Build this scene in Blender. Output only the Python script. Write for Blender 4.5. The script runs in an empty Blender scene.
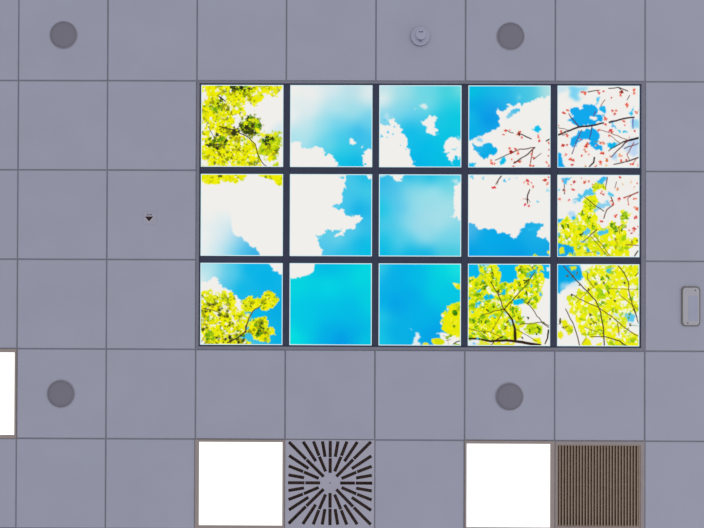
import bpy, bmesh, math
from mathutils import Vector, Matrix

scene = bpy.context.scene
COL = scene.collection
H = 5.0                                   # underside of the ceiling tiles
PITCH = 0.6                               # module of the suspended ceiling
# ------------------------------------------------------------------ printed pictures of the sky panels
import numpy as np
N = 528
YY, XX = np.mgrid[0:N, 0:N].astype(np.float32)
WH = (241, 239, 235)
YEL = [(240, 238, 4), (236, 236, 0), (228, 232, 10), (243, 240, 40), (232, 228, 4)]
LIM = [(205, 222, 14), (178, 205, 12), (160, 196, 16), (216, 228, 30)]
GRN = [(112, 168, 14), (90, 148, 18), (130, 176, 20), (70, 120, 16)]
OLV = [(150, 152, 14), (120, 128, 18), (176, 168, 20)]
DRK = [(52, 66, 18), (38, 46, 22), (70, 84, 18), (60, 52, 24)]
RED = [(226, 70, 52), (214, 52, 60), (232, 96, 78), (206, 40, 40), (240, 150, 120)]
BRN = (58, 38, 34)


class Art:
    def __init__(self, seed):
        self.r = np.random.RandomState(seed)
        self.c = np.empty((N, N, 3), np.float32)
        self.c[:] = WH

    def noise(self, sc, oct=2):
        out = np.zeros((N, N), np.float32)
        a = 1.0
        for o in range(oct):
            n = int(N / sc) + 3
            g = self.r.uniform(-1, 1, (n, n)).astype(np.float32)
            fx, fy = XX / sc, YY / sc
            ix, iy = fx.astype(int), fy.astype(int)
            tx, ty = fx - ix, fy - iy
            tx, ty = tx * tx * (3 - 2 * tx), ty * ty * (3 - 2 * ty)
            v = (g[iy, ix] * (1 - tx) + g[iy, ix + 1] * tx) * (1 - ty) + (g[iy + 1, ix] * (1 - tx) + g[iy + 1, ix + 1] * tx) * ty
            out += a * v
            a *= .6
            sc /= 2.1
        return out

    def grad(self, pts):                                   # smooth blend between colour samples of the printed sky
        P = np.array([p[:2] for p in pts], np.float32)
        C = np.array([p[2] for p in pts], np.float32)
        s = np.zeros((N, N), np.float32)
        out = np.zeros((N, N, 3), np.float32)
        for (px, py), c in zip(P, C):
            w = 1 / ((XX - px) ** 2 + (YY - py) ** 2 + 1800) ** 1.7
            s += w
            out += w[..., None] * c
        out /= s[..., None]
        out = np.stack([self.blur(out[..., q], 26) for q in range(3)], -1)
        sat = np.maximum(0, out[..., 2] - out[..., 0])
        out[..., 2] -= .035 * sat
        out[..., 0] += .02 * sat
        out[..., 1] -= .035 * sat
        self.c = out

    def inside(self, pts, X=None, Y=None):
        X = XX if X is None else X
        Y = YY if Y is None else Y
        m = np.zeros(X.shape, bool)
        n = len(pts)
        for i in range(n):
            x1, y1 = pts[i]
            x2, y2 = pts[(i + 1) % n]
            if y1 == y2:
                continue
            m ^= ((y1 > Y) != (y2 > Y)) & (X < (x2 - x1) * (Y - y1) / (y2 - y1) + x1)
        return m

    def blur(self, m, k):
        m = m.astype(np.float32)
        for _ in range(2):
            for ax in (0, 1):
                p = np.concatenate([np.repeat(np.take(m, [0], ax), k + 1, ax), m, np.repeat(np.take(m, [-1], ax), k, ax)], ax)
                s = np.cumsum(p, ax)
                m = (np.take(s, range(2 * k + 1, N + 2 * k + 1), ax) - np.take(s, range(0, N), ax)) / (2 * k + 1)
        return m

    def mask(self, pts, rough=6, sc=22, soft=0):
        X = XX + rough * 1.15 * self.noise(sc, 3) if rough else XX
        Y = YY + rough * 1.15 * self.noise(sc, 3) if rough else YY
        m = self.inside(pts, X, Y)
        return self.blur(m, soft) if soft else m.astype(np.float32)

    def fill(self, pts, col=WH, rough=6, sc=22, soft=2, a=1.0):
        m = (self.mask(pts, rough, sc, soft) * a)[..., None]
        self.c = self.c * (1 - m) + np.array(col, np.float32) * m

    def gfill(self, pts, grads, rough=6, sc=22, soft=2):    # a patch filled with a smooth blend
        old = self.c
        self.grad(grads)
        m = self.mask(pts, rough, sc, soft)[..., None]
        self.c = old * (1 - m) + self.c * m

    def line(self, pts, w0, w1=None, col=BRN, a=1.0, jit=1.5):
        w1 = w0 if w1 is None else w1
        P = np.array(pts, np.float32)
        # a gently wandering polyline through the given points
        Q = [P[0]]
        for k in range(len(P) - 1):
            L = np.hypot(*(P[k + 1] - P[k]))
            n = max(1, int(L / 22))
            for q in range(1, n + 1):
                j = 0 if q == n else jit
                Q.append(P[k] + (P[k + 1] - P[k]) * q / n + self.r.normal(0, 1, 2) * j)
        Q = np.array(Q)
        M = len(Q) - 1
        for k in range(M):
            a0, b0 = Q[k], Q[k + 1]
            wa, wb = w0 + (w1 - w0) * k / M, w0 + (w1 - w0) * (k + 1) / M
            pad = max(wa, wb) + 3
            x0, x1 = int(max(0, min(a0[0], b0[0]) - pad)), int(min(N, max(a0[0], b0[0]) + pad + 1))
            y0, y1 = int(max(0, min(a0[1], b0[1]) - pad)), int(min(N, max(a0[1], b0[1]) + pad + 1))
            if x1 <= x0 or y1 <= y0:
                continue
            X, Y = XX[y0:y1, x0:x1], YY[y0:y1, x0:x1]
            d = b0 - a0
            t = np.clip(((X - a0[0]) * d[0] + (Y - a0[1]) * d[1]) / max(1e-6, d @ d), 0, 1)
            dist = np.hypot(X - a0[0] - t * d[0], Y - a0[1] - t * d[1])
            m = (np.clip((wa + (wb - wa) * t) / 2 - dist + .5, 0, 1) * a)[..., None]
            self.c[y0:y1, x0:x1] = self.c[y0:y1, x0:x1] * (1 - m) + np.array(col, np.float32) * m

    def stamp(self, x, y, r, col, kind='leaf', a=1.0, rot=None, asp=1.0):
        rot = self.r.uniform(0, 6.28) if rot is None else rot
        x0, x1 = int(max(0, x - r - 3)), int(min(N, x + r + 4))
        y0, y1 = int(max(0, y - r - 3)), int(min(N, y + r + 4))
        if x1 <= x0 or y1 <= y0:
            return
        dx, dy = XX[y0:y1, x0:x1] - x, YY[y0:y1, x0:x1] - y
        u = dx * np.cos(rot) + dy * np.sin(rot)
        v = (-dx * np.sin(rot) + dy * np.cos(rot)) * asp
        th = np.arctan2(v, u)
        rad = np.hypot(u, v)
        if kind == 'leaf':                                  # five pointed lobes
            R = r * (.58 + .42 * np.abs(np.cos(2.5 * th + .3 * np.sin(2 * th))) ** 2.2) * 1.1
        elif kind == 'oval':
            R = r * np.ones_like(th)
        elif kind == 'blade':                               # a pointed simple leaf
            R = r * (np.abs(np.cos(th)) ** 1.6 * .75 + .25)
        else:                                               # blossom speck
            R = r * (.75 + .25 * np.cos(3 * th + rot))
        m = (np.clip(R - rad + .5, 0, 1) * a)[..., None]
        self.c[y0:y1, x0:x1] = self.c[y0:y1, x0:x1] * (1 - m) + np.array(col, np.float32) * m

    def rnd_in(self, poly, n):
        P = np.array(poly, np.float32)
        lo, hi = P.min(0), P.max(0)
        out = []
        while len(out) < n:
            q = self.r.uniform(lo, hi, (n * 2, 2)).astype(np.float32)
            k = self.inside(poly, q[:, 0], q[:, 1])
            out += list(q[k])
        return out[:n]

    def scatter(self, poly, n, r0, r1, pal, kind='leaf', a=1.0, asp=(1, 1)):
        for x, y in self.rnd_in(poly, n):
            self.stamp(x, y, self.r.uniform(r0, r1), pal[self.r.randint(len(pal))], kind, a, None, self.r.uniform(*asp))

    def specks(self, poly, thr, sc, col, a=1.0):            # irregular gaps between leaves
        m = (self.inside(poly) & (self.noise(sc, 3) > thr)).astype(np.float32)
        m = (self.blur(m, 1) * a)[..., None]
        self.c = self.c * (1 - m) + np.array(col, np.float32) * m

    def maple(self, poly, dens=1.0, white=.75, olive=.6, rough=14):
        P = np.array(poly)
        area = 0.5 * abs(np.sum(P[:, 0] * np.roll(P[:, 1], 1) - P[:, 1] * np.roll(P[:, 0], 1)))
        n = int(area / 900 * dens)
        self.fill(poly, YEL[0], rough, 20, 1)
        self.specks(poly, olive, 24, OLV[0], .8)
        self.specks(poly, white - .1, 22, WH)
        self.scatter(poly, int(n * .8), 9, 19, YEL + LIM[:1])
        self.specks(poly, olive + .3, 16, GRN[3], .7)
        self.specks(poly, white, 16, WH, .95)
        self.scatter(poly, n // 4, 8, 15, YEL + YEL + LIM)
        self.scatter(poly, n // 3, 2.5, 6, OLV + GRN[:1] + DRK[:1], 'blade', .8)

    def cluster(self, x, y, rx, ry, n, pal, r0=10, r1=20, kind='leaf', a=1.0):
        for _ in range(n):
            t, q = self.r.uniform(0, 6.28), self.r.uniform(0, 1) ** .5
            self.stamp(x + rx * q * np.cos(t), y + ry * q * np.sin(t), self.r.uniform(r0, r1), pal[self.r.randint(len(pal))], kind, a)

    def blossoms(self, pts, r=9):
        for p in pts:
            for _ in range(2):
                self.stamp(p[0] + self.r.normal(0, 9), p[1] + self.r.normal(0, 9), 4, (250, 214, 204), 'oval', .7)
            x, y = p[:2]
            rr = 1.2 * (p[2] if len(p) > 2 else r)
            col = p[3] if len(p) > 3 else RED[self.r.randint(3)]
            for _ in range(3):
                self.stamp(x + self.r.normal(0, rr * .35), y + self.r.normal(0, rr * .35), rr * self.r.uniform(.55, .8), RED[4] if _ == 0 else col, 'b', .9)
            if self.r.rand() < .4:
                self.stamp(x + 2, y + 2, rr * .3, (110, 20, 20), 'b')

    def beech(self, poly, dens=1.0, mix=.35, gap=.9):       # rounder yellow leaves with lime hearts
        P = np.array(poly)
        area = 0.5 * abs(np.sum(P[:, 0] * np.roll(P[:, 1], 1) - P[:, 1] * np.roll(P[:, 0], 1)))
        n = int(area / 1000 * dens)
        self.fill(poly, (234, 236, 10), 12, 30, 1)
        self.specks(poly, gap, 30, (244, 244, 226), .9)
        self.scatter(poly, int(n * .9), 12, 23, [(242, 238, 4), (234, 236, 10), (224, 232, 16), (240, 238, 30), (214, 228, 20)], 'oval', .9, (1.1, 1.6))
        self.scatter(poly, int(n * mix), 10, 20, [(176, 214, 14), (146, 200, 16), (196, 222, 16), (124, 184, 18)], 'oval', .8, (1.2, 1.8))
        self.scatter(poly, int(n * mix * .6), 4, 9, [(100, 160, 14), (84, 140, 16), (130, 170, 20)], 'blade', .75, (1.0, 1.6))
        self.specks(poly, gap + .1, 24, (246, 246, 232), .95)
        self.specks(poly, gap + .25, 14, (250, 250, 190), .8)
        self.scatter(poly, int(n * .25), 2.5, 5, [(110, 120, 20), (90, 84, 30)], 'blade', .8, (1.2, 2))

def art_1_1():
    A = Art(11)
    A.fill([(430, 330), (470, 260), (528, 230), (528, 330), (450, 345)], (212, 232, 238), 8, 40, 18)
    A.maple([(0, 0), (510, 0), (500, 45), (455, 85), (430, 55), (395, 75), (375, 105), (355, 140), (318, 130), (292, 105), (268, 130),
             (262, 165), (290, 195), (268, 215), (235, 190), (205, 200), (215, 250), (190, 265), (250, 330), (300, 350), (345, 390), (365, 440),
             (372, 480), (385, 510), (340, 528), (0, 528)], 1.0, .8, .5)
    A.fill([(0, 60), (25, 55), (45, 75), (40, 105), (15, 120), (0, 110)], WH, 10)
    A.fill([(112, 70), (150, 75), (170, 110), (150, 130), (115, 120)], WH, 10)
    A.fill([(205, 195), (240, 190), (262, 220), (262, 270), (230, 275), (215, 240)], WH, 8)
    A.fill([(60, 295), (90, 290), (100, 330), (80, 355), (62, 330)], WH, 8)
    A.fill([(0, 250), (22, 260), (28, 300), (0, 310)], WH, 8)
    A.fill([(175, 120), (205, 150), (190, 180), (172, 150)], WH, 8, 22, 2, .7)
    A.fill([(5, 480), (40, 485), (50, 520), (5, 525)], WH, 8)
    A.fill([(250, 340), (285, 352), (280, 385), (250, 375)], WH, 8)
    A.fill([(165, 485), (190, 470), (195, 520), (165, 525)], WH, 8)
    A.cluster(255, 28, 72, 20, 34, GRN + DRK + LIM, 6, 15)
    A.cluster(105, 135, 46, 42, 34, GRN + LIM + OLV + DRK[:1], 6, 15)
    A.cluster(150, 150, 30, 20, 6, OLV, 8, 14)
    A.fill([(262, 225), (300, 205), (345, 218), (372, 250), (372, 300), (330, 330), (280, 320), (258, 285)], (120, 140, 20), 26, 13)
    A.cluster(315, 268, 62, 56, 46, GRN + DRK + OLV + LIM[:2] + YEL[:1], 8, 20)
    A.cluster(310, 285, 32, 30, 14, DRK, 8, 18)
    A.cluster(345, 230, 26, 16, 8, LIM + OLV, 8, 14)
    A.cluster(360, 295, 16, 20, 5, YEL + LIM, 8, 12)
    A.cluster(210, 305, 40, 25, 12, DRK + OLV, 6, 14)
    A.cluster(110, 365, 60, 44, 44, GRN + OLV + LIM[:2] + DRK[:2], 6, 15)
    A.cluster(70, 390, 40, 14, 9, DRK, 5, 10)
    A.fill([(385, 350), (410, 315), (440, 325), (490, 310), (505, 345), (508, 380), (490, 410), (485, 440), (445, 470), (400, 440), (372, 425), (362, 390), (395, 385)], (186, 206, 16), 28, 13)
    A.cluster(440, 385, 58, 62, 44, LIM + YEL[:3] + GRN + OLV, 8, 17)
    A.cluster(440, 440, 48, 34, 16, LIM + YEL[:2] + OLV, 10, 22)
    A.cluster(425, 355, 34, 30, 22, GRN + DRK, 6, 14)
    A.cluster(440, 320, 60, 14, 8, LIM + YEL, 8, 14)
    A.cluster(470, 375, 30, 30, 8, LIM, 10, 16)
    A.cluster(475, 505, 16, 12, 4, LIM, 8, 14)
    A.cluster(225, 440, 60, 40, 12, OLV, 5, 10)
    A.cluster(120, 470, 60, 40, 10, OLV, 5, 10)
    A.cluster(180, 300, 70, 30, 26, DRK + OLV, 4, 9)
    A.cluster(120, 390, 80, 16, 22, DRK + OLV, 3, 8, 'blade')
    A.cluster(230, 350, 50, 20, 14, LIM + OLV, 6, 12)
    A.cluster(140, 110, 26, 26, 12, DRK + [(60, 40, 40)], 3, 7, 'blade')
    A.cluster(300, 60, 60, 20, 12, OLV + LIM, 5, 11)
    A.scatter([(0, 0), (380, 0), (260, 180), (200, 260), (360, 480), (0, 528)], 70, 3, 8, GRN + OLV + DRK, 'blade', .85)
    A.line([(120, 270), (200, 290), (290, 330), (345, 380), (360, 440), (385, 490), (418, 522)], 7, 5, (52, 36, 22))
    A.line([(50, 270), (88, 352)], 4, 3, (90, 80, 40))
    A.line([(30, 385), (160, 385)], 5, 4, (50, 40, 24))
    A.line([(118, 82), (158, 112)], 8, 5, (40, 30, 30))
    A.line([(126, 85), (122, 122)], 5, 4, (40, 30, 30))
    A.line([(105, 425), (140, 470)], 3, 3, (110, 90, 30))
    return A.c


def art_1_2():
    A = Art(12)
    A.grad([(20, 20, WH), (20, 200, (238, 238, 237)), (150, 60, (240, 238, 235)), (260, 30, (216, 233, 238)), (400, 40, (190, 226, 234)),
            (495, 60, (226, 235, 236)), (300, 150, (182, 229, 237)), (100, 250, (196, 231, 238)), (200, 250, (150, 225, 238)), (130, 170, (228, 236, 238)),
            (300, 250, (115, 216, 240)), (440, 310, (40, 190, 242)), (350, 420, (40, 210, 236)), (250, 380, (100, 216, 236)), (60, 330, (172, 229, 238)),
            (400, 500, (0, 192, 236)), (500, 250, (110, 214, 238)), (480, 330, (60, 200, 240)), (330, 330, (60, 208, 240)), (320, 490, (10, 200, 238)), (400, 170, (160, 225, 236))])
    A.fill([(0, 370), (45, 362), (75, 370), (80, 398), (115, 408), (150, 408), (165, 390), (210, 400), (215, 435), (225, 450), (255, 440),
            (280, 455), (285, 480), (300, 500), (318, 540), (0, 540)], WH, 9, 16)
    A.fill([(373, 345), (395, 342), (406, 362), (422, 375), (405, 386), (380, 370)], WH, 6, 16)
    A.fill([(448, 395), (470, 384), (462, 405)], WH, 5)
    A.fill([(540, 398), (500, 410), (475, 425), (460, 450), (456, 482), (475, 492), (470, 540), (540, 540)], WH, 9, 18)
    return A.c


def art_1_3():
    A = Art(13)
    A.grad([(30, 90, (236, 239, 238)), (30, 30, (190, 228, 232)), (150, 60, (160, 225, 232)), (300, 50, (108, 220, 232)), (450, 40, (60, 215, 228)), (510, 40, (120, 225, 225)),
            (150, 150, (132, 220, 235)), (300, 130, (118, 220, 233)), (60, 200, (130, 215, 238)), (480, 200, (0, 208, 234)), (200, 300, (0, 195, 240)),
            (300, 400, (0, 196, 240)), (430, 330, (0, 205, 234)), (490, 130, (36, 212, 232)), (260, 500, (0, 190, 239)), (200, 200, (110, 213, 240)), (390, 230, (20, 206, 236)), (400, 500, (0, 198, 236)), (200, 250, (30, 198, 240))])
    A.fill([(-20, 235), (30, 262), (70, 262), (60, 230), (95, 212), (122, 235), (110, 250), (140, 262), (150, 300), (175, 330), (190, 360), (185, 390),
            (200, 412), (192, 440), (210, 470), (230, 500), (236, 540), (-20, 540)], WH, 12, 18)
    for x, y, r in ((60, 303, 11), (20, 328, 12), (92, 315, 8), (55, 335, 6), (140, 385, 5), (100, 268, 8), (40, 225, 10), (175, 410, 6)):
        A.stamp(x, y, r, (70, 200, 238), 'b', .8)
    A.fill([(40, 180), (62, 175), (70, 215), (50, 230), (30, 215)], (190, 228, 240), 8, 20, 6, .6)
    A.fill([(265, 243), (300, 225), (325, 198), (374, 200), (360, 235), (355, 255), (372, 292), (355, 300), (360, 320), (330, 318), (300, 295),
            (308, 268), (280, 265)], WH, 9, 16)
    A.fill([(262, 128), (302, 122), (302, 158), (278, 150)], WH, 7, 14, 4, .85)
    A.fill([(220, 150), (240, 150), (235, 162)], WH, 4, 14, 4, .6)
    A.fill([(360, 305), (385, 312), (370, 322)], (190, 230, 242), 4, 14, 4, .6)
    A.fill([(410, 385), (430, 350), (470, 325), (500, 350), (540, 340), (540, 480), (500, 458), (480, 460), (470, 495), (445, 480), (440, 440), (415, 430)], WH, 10, 18)
    A.fill([(458, 405), (480, 412), (500, 398), (490, 412), (475, 418)], (60, 200, 236), 4, 12)
    A.fill([(500, 325), (520, 335), (510, 358), (495, 345)], (120, 215, 232), 4, 12)
    return A.c


BLUE4 = (0, 178, 239)


def art_1_4():
    A = Art(14)
    A.grad([(20, 40, (0, 203, 232)), (200, 40, (20, 196, 236)), (400, 40, (70, 205, 230)), (500, 40, (180, 228, 228)), (50, 150, (0, 172, 240)), (130, 220, (0, 157, 240)),
            (250, 110, (30, 186, 239)), (30, 300, (0, 186, 239)), (180, 160, (20, 165, 240)), (330, 70, (60, 202, 236)), (100, 320, (20, 178, 240)), (15, 200, (20, 195, 236))])
    A.fill([(540, 72), (480, 85), (430, 95), (380, 110), (345, 130), (320, 118), (290, 130), (265, 118), (246, 118), (262, 142), (240, 160), (206, 168),
            (190, 145), (174, 165), (192, 188), (200, 215), (200, 240), (202, 270), (140, 295), (78, 320), (60, 332), (35, 346), (10, 352), (-10, 358),
            (-10, 540), (540, 540)], WH, 8, 18)
    A.fill([(320, 85), (330, 60), (340, 90), (310, 110)], (150, 222, 240), 8, 20, 8, .5)
    A.gfill([(30, 368), (60, 392), (110, 378), (150, 372), (185, 400), (192, 440), (165, 452), (128, 452), (115, 480), (92, 466), (60, 430), (38, 402)],
            [(60, 400, (50, 190, 240)), (150, 420, (0, 182, 238)), (100, 460, (0, 175, 238))], 8, 18)
    A.fill([(75, 330), (95, 348), (90, 365), (55, 362), (45, 350)], (130, 208, 242), 8, 16, 4, .8)
    A.gfill([(245, 217), (262, 178), (300, 148), (328, 150), (328, 172), (300, 186), (275, 212)], [(310, 160, (40, 190, 238)), (260, 200, (150, 215, 240))], 7, 16)
    A.fill([(414, 285), (430, 262), (450, 264), (470, 290), (445, 306)], (10, 192, 236), 8, 14)
    A.fill([(203, 470), (236, 464), (242, 492), (215, 516), (205, 500)], (10, 190, 236), 9, 16)
    A.fill([(10, 490), (50, 500), (40, 540), (0, 540), (0, 500)], (30, 190, 236), 9, 16)
    R1 = (86, 44, 34)
    A.line([(175, 478), (270, 435), (330, 408), (426, 397)], 5, 7, R1)
    A.line([(426, 397), (380, 440), (292, 497)], 8, 7, (66, 38, 32))
    A.line([(415, 402), (402, 470), (394, 528)], 7, 6, (150, 60, 50))
    A.line([(320, 312), (345, 315), (402, 343)], 6, 8, (60, 40, 34))
    A.line([(248, 288), (290, 306)], 5, 5, (80, 50, 40))
    A.line([(418, 472), (466, 434)], 6, 4, (90, 60, 50))
    A.line([(498, 356), (528, 340)], 8, 9, (60, 40, 34))
    A.line([(300, 495), (340, 475)], 5, 4, (120, 50, 44))
    A.blossoms([(240, 293, 12), (228, 315, 7), (325, 312, 14, (120, 30, 24)), (342, 335, 9), (330, 298, 8), (266, 290, 6), (448, 330, 10), (456, 356, 9), (268, 425, 16, (160, 30, 26)), (265, 403, 8),
                (305, 410, 9), (320, 435, 11), (155, 490, 12), (172, 496, 8), (150, 478, 7), (300, 490, 10, (120, 30, 30)), (280, 472, 6), (420, 464, 9), (512, 368, 9), (515, 410, 7), (500, 490, 7), (516, 515, 9),
                (398, 512, 9), (404, 440, 7), (296, 520, 8), (328, 486, 8), (512, 450, 6), (415, 515, 8)])
    return A.c


def art_1_5():
    A = Art(15)
    B = (18, 168, 236)
    A.fill([(70, 10), (200, 10), (130, 60), (155, 85), (120, 105), (85, 85), (90, 40)], (110, 208, 242), 10, 30, 10, .9)
    A.fill([(5, 10), (80, 10), (60, 40), (5, 60)], (196, 226, 240), 10, 30, 12, .9)
    A.fill([(90, 160), (110, 140), (150, 148), (190, 128), (242, 130), (262, 160), (250, 198), (275, 195), (302, 190), (290, 225), (250, 242),
            (140, 268), (110, 245), (80, 232), (102, 205), (88, 180)], B, 9, 22)
    A.fill([(145, 288), (230, 268), (276, 312), (265, 345), (250, 365), (288, 392), (280, 412), (250, 416), (230, 385), (200, 355), (170, 340),
            (152, 350), (140, 380), (110, 392), (85, 368), (96, 340), (130, 330)], B, 9, 22)
    A.fill([(285, 140), (310, 138), (318, 168), (298, 182), (275, 152)], (30, 180, 238), 6, 16)
    A.fill([(255, 90), (272, 80), (270, 110), (250, 130)], (90, 200, 240), 6, 16)
    A.fill([(322, 378), (350, 362), (388, 370), (390, 390), (340, 406)], (10, 182, 234), 8, 14)
    A.fill([(388, 285), (405, 290), (396, 310)], (20, 185, 236), 5, 14)
    A.fill([(415, 292), (448, 294), (445, 304), (418, 302)], (30, 190, 236), 4, 14)
    A.fill([(455, 188), (478, 165), (490, 130), (486, 165), (478, 192)], (20, 190, 236), 6, 14)
    A.fill([(465, 215), (520, 215), (525, 270), (475, 275)], (150, 212, 238), 10, 20, 6)
    A.fill([(430, 390), (460, 350), (528, 340), (528, 440), (470, 450)], (190, 216, 242), 12, 30, 8)
    A.fill([(360, 440), (380, 430), (375, 480), (355, 470)], (170, 210, 242), 8, 16, 4)
    A.fill([(8, 418), (35, 440), (52, 528), (5, 528)], B, 7, 18)
    A.fill([(345, 240), (370, 250), (385, 275), (360, 270), (348, 262)], (90, 190, 240), 6, 14)
    A.fill([(205, 205), (240, 195), (258, 212), (240, 228), (215, 222)], WH, 6, 14)
    D = (44, 28, 34)
    V = (92, 54, 110)
    A.line([(0, 322), (60, 298), (140, 268), (225, 258), (296, 242)], 12, 10, D)
    A.line([(335, 238), (420, 215), (490, 205)], 12, 9, D)
    A.line([(78, 184), (142, 266)], 5, 8, (80, 40, 70))
    A.line([(0, 268), (70, 285)], 5, 4, (120, 70, 60))
    A.line([(160, 285), (120, 375), (98, 437)], 5, 6, V)
    A.line([(225, 265), (218, 310), (205, 347)], 7, 5, (60, 50, 110))
    A.line([(246, 170), (235, 200)], 7, 5, V)
    A.line([(484, 215), (484, 275)], 8, 5, (90, 80, 180))
    A.line([(455, 352), (528, 333)], 13, 15, D)
    A.line([(455, 350), (395, 376), (330, 418)], 9, 5, D)
    A.line([(450, 355), (385, 415), (345, 458)], 9, 6, (90, 40, 44))
    A.line([(455, 352), (340, 305), (268, 285)], 5, 4, (130, 50, 40))
    A.line([(340, 320), (400, 365)], 4, 4, (120, 60, 40))
    A.line([(528, 455), (430, 487), (362, 502)], 9, 6, D)
    A.line([(430, 402), (528, 363)], 7, 5, (96, 60, 80))
    A.line([(490, 365), (445, 440), (460, 472)], 6, 5, (150, 50, 50))
    A.line([(240, 460), (236, 490), (208, 518)], 10, 9, (60, 24, 28))
    A.line([(200, 46), (270, 35)], 7, 5, (60, 50, 40))
    A.line([(330, 24), (390, 17), (450, 40)], 6, 6, (50, 36, 30))
    A.line([(390, 17), (420, 45)], 6, 4, (60, 40, 36))
    A.line([(306, 95), (280, 137)], 5, 5, (150, 70, 60))
    A.line([(462, 68), (445, 97)], 6, 4, (60, 50, 50))
    A.line([(70, 310), (40, 320), (25, 290)], 5, 4, (140, 50, 40))
    A.line([(240, 360), (290, 365)], 4, 3, (120, 120, 50))
    A.line([(505, 465), (480, 505)], 5, 4, (170, 60, 60))
    A.blossoms([(50, 180, 11), (72, 163, 8), (180, 56, 12), (160, 45, 9), (268, 46, 11), (300, 40, 8), (410, 52, 13, (150, 30, 26)), (405, 70, 9), (488, 30, 11), (490, 55, 9), (445, 122, 14), (345, 82, 7), (358, 166, 10),
                (378, 162, 9), (370, 186, 9), (305, 212, 12), (310, 250, 10), (348, 300, 15), (335, 325, 8), (265, 285, 9), (40, 380, 14), (68, 378, 7), (188, 385, 15), (180, 416, 10, (226, 130, 90)), (96, 472, 13), (100, 506, 9),
                (165, 450, 8), (182, 515, 8, (220, 160, 30)), (295, 432, 12), (300, 370, 8), (285, 368, 8), (318, 470, 12, (230, 110, 30)), (280, 490, 13), (310, 508, 8, (236, 190, 40)), (407, 448, 11, (230, 130, 40)), (405, 476, 9),
                (425, 228, 10), (430, 256, 6), (506, 175, 10), (480, 500, 10), (440, 470, 9), (28, 295, 9), (70, 325, 10), (15, 260, 6), (460, 330, 5), (520, 160, 6), (250, 515, 8), (60, 440, 8), (205, 440, 6), (150, 345, 6), (255, 380, 6), (490, 290, 8), (520, 505, 8), (340, 450, 6)])
    return A.c


def art_2_1():
    A = Art(21)
    A.grad([(40, 490, (236, 239, 239)), (150, 410, (214, 234, 240)), (200, 470, (150, 220, 240)), (300, 480, (60, 190, 238)), (345, 505, (40, 180, 236)), (110, 505, (200, 232, 238)),
            (90, 380, (230, 237, 239)), (180, 260, (236, 239, 239)), (30, 400, WH), (60, 270, WH), (250, 410, (110, 205, 240)), (215, 400, (190, 226, 240)), (170, 340, (216, 235, 239)), (180, 150, WH), (250, 505, (70, 200, 238))])
    A.fill([(175, -10), (540, -10), (540, 540), (378, 540), (375, 508), (350, 468), (315, 466), (300, 430), (280, 425), (265, 398), (230, 395), (206, 370), (196, 300), (182, 235)], WH, 5, 16, 3)
    A.fill([(-10, -10), (540, -10), (540, 200), (180, 235), (-10, 240)], WH, 0, 16, 20)
    A.maple([(-8, -8), (290, -8), (280, 32), (246, 38), (236, 58), (200, 52), (150, 42), (110, 62), (72, 64), (50, 72), (20, 58), (-8, 40)], 1.4, 1.1, .75, 9)
    A.maple([(345, -8), (540, -8), (540, 66), (500, 70), (480, 62), (470, 45), (440, 36), (420, 28), (378, 22)], 1.4, 1.2, .75, 8)
    A.cluster(120, 14, 20, 6, 5, OLV + DRK, 5, 9)
    A.cluster(430, 18, 20, 8, 4, GRN + OLV, 5, 9)
    return A.c


def art_2_2():
    A = Art(22)
    A.grad([(400, 60, (70, 206, 239)), (430, 230, (10, 184, 240)), (300, 420, (112, 216, 238)), (450, 440, (10, 192, 238)), (250, 470, (70, 200, 239)), (400, 350, (90, 207, 239)),
            (500, 480, (0, 200, 236)), (500, 100, (64, 208, 236)), (350, 190, (70, 204, 240)), (330, 490, (30, 196, 238)), (480, 320, (50, 198, 238)), (480, 20, (20, 195, 238)), (240, 400, (90, 210, 238))])
    A.fill([(-10, -10), (350, -10), (358, 40), (350, 90), (332, 130), (336, 168), (312, 190), (275, 205), (300, 226), (345, 230), (362, 265), (400, 260), (455, 257), (465, 287), (420, 315),
            (416, 345), (385, 340), (362, 358), (345, 380), (312, 396), (288, 390), (330, 350), (275, 362), (245, 345), (225, 370), (205, 395), (168, 384),
            (190, 410), (188, 450), (215, 480), (210, 540), (-10, 540)], WH, 7, 15)
    A.fill([(310, 15), (345, 10), (350, 30), (330, 28)], (90, 205, 238), 5, 12)
    A.fill([(165, 385), (205, 395), (212, 410), (190, 408)], (120, 212, 240), 4, 12, 2, .8)
    A.fill([(270, 205), (310, 195), (320, 210), (295, 216)], (110, 212, 240), 4, 12, 2, .8)
    A.fill([(482, 5), (528, 5), (528, 30), (495, 30)], WH, 6, 14)
    return A.c


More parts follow.
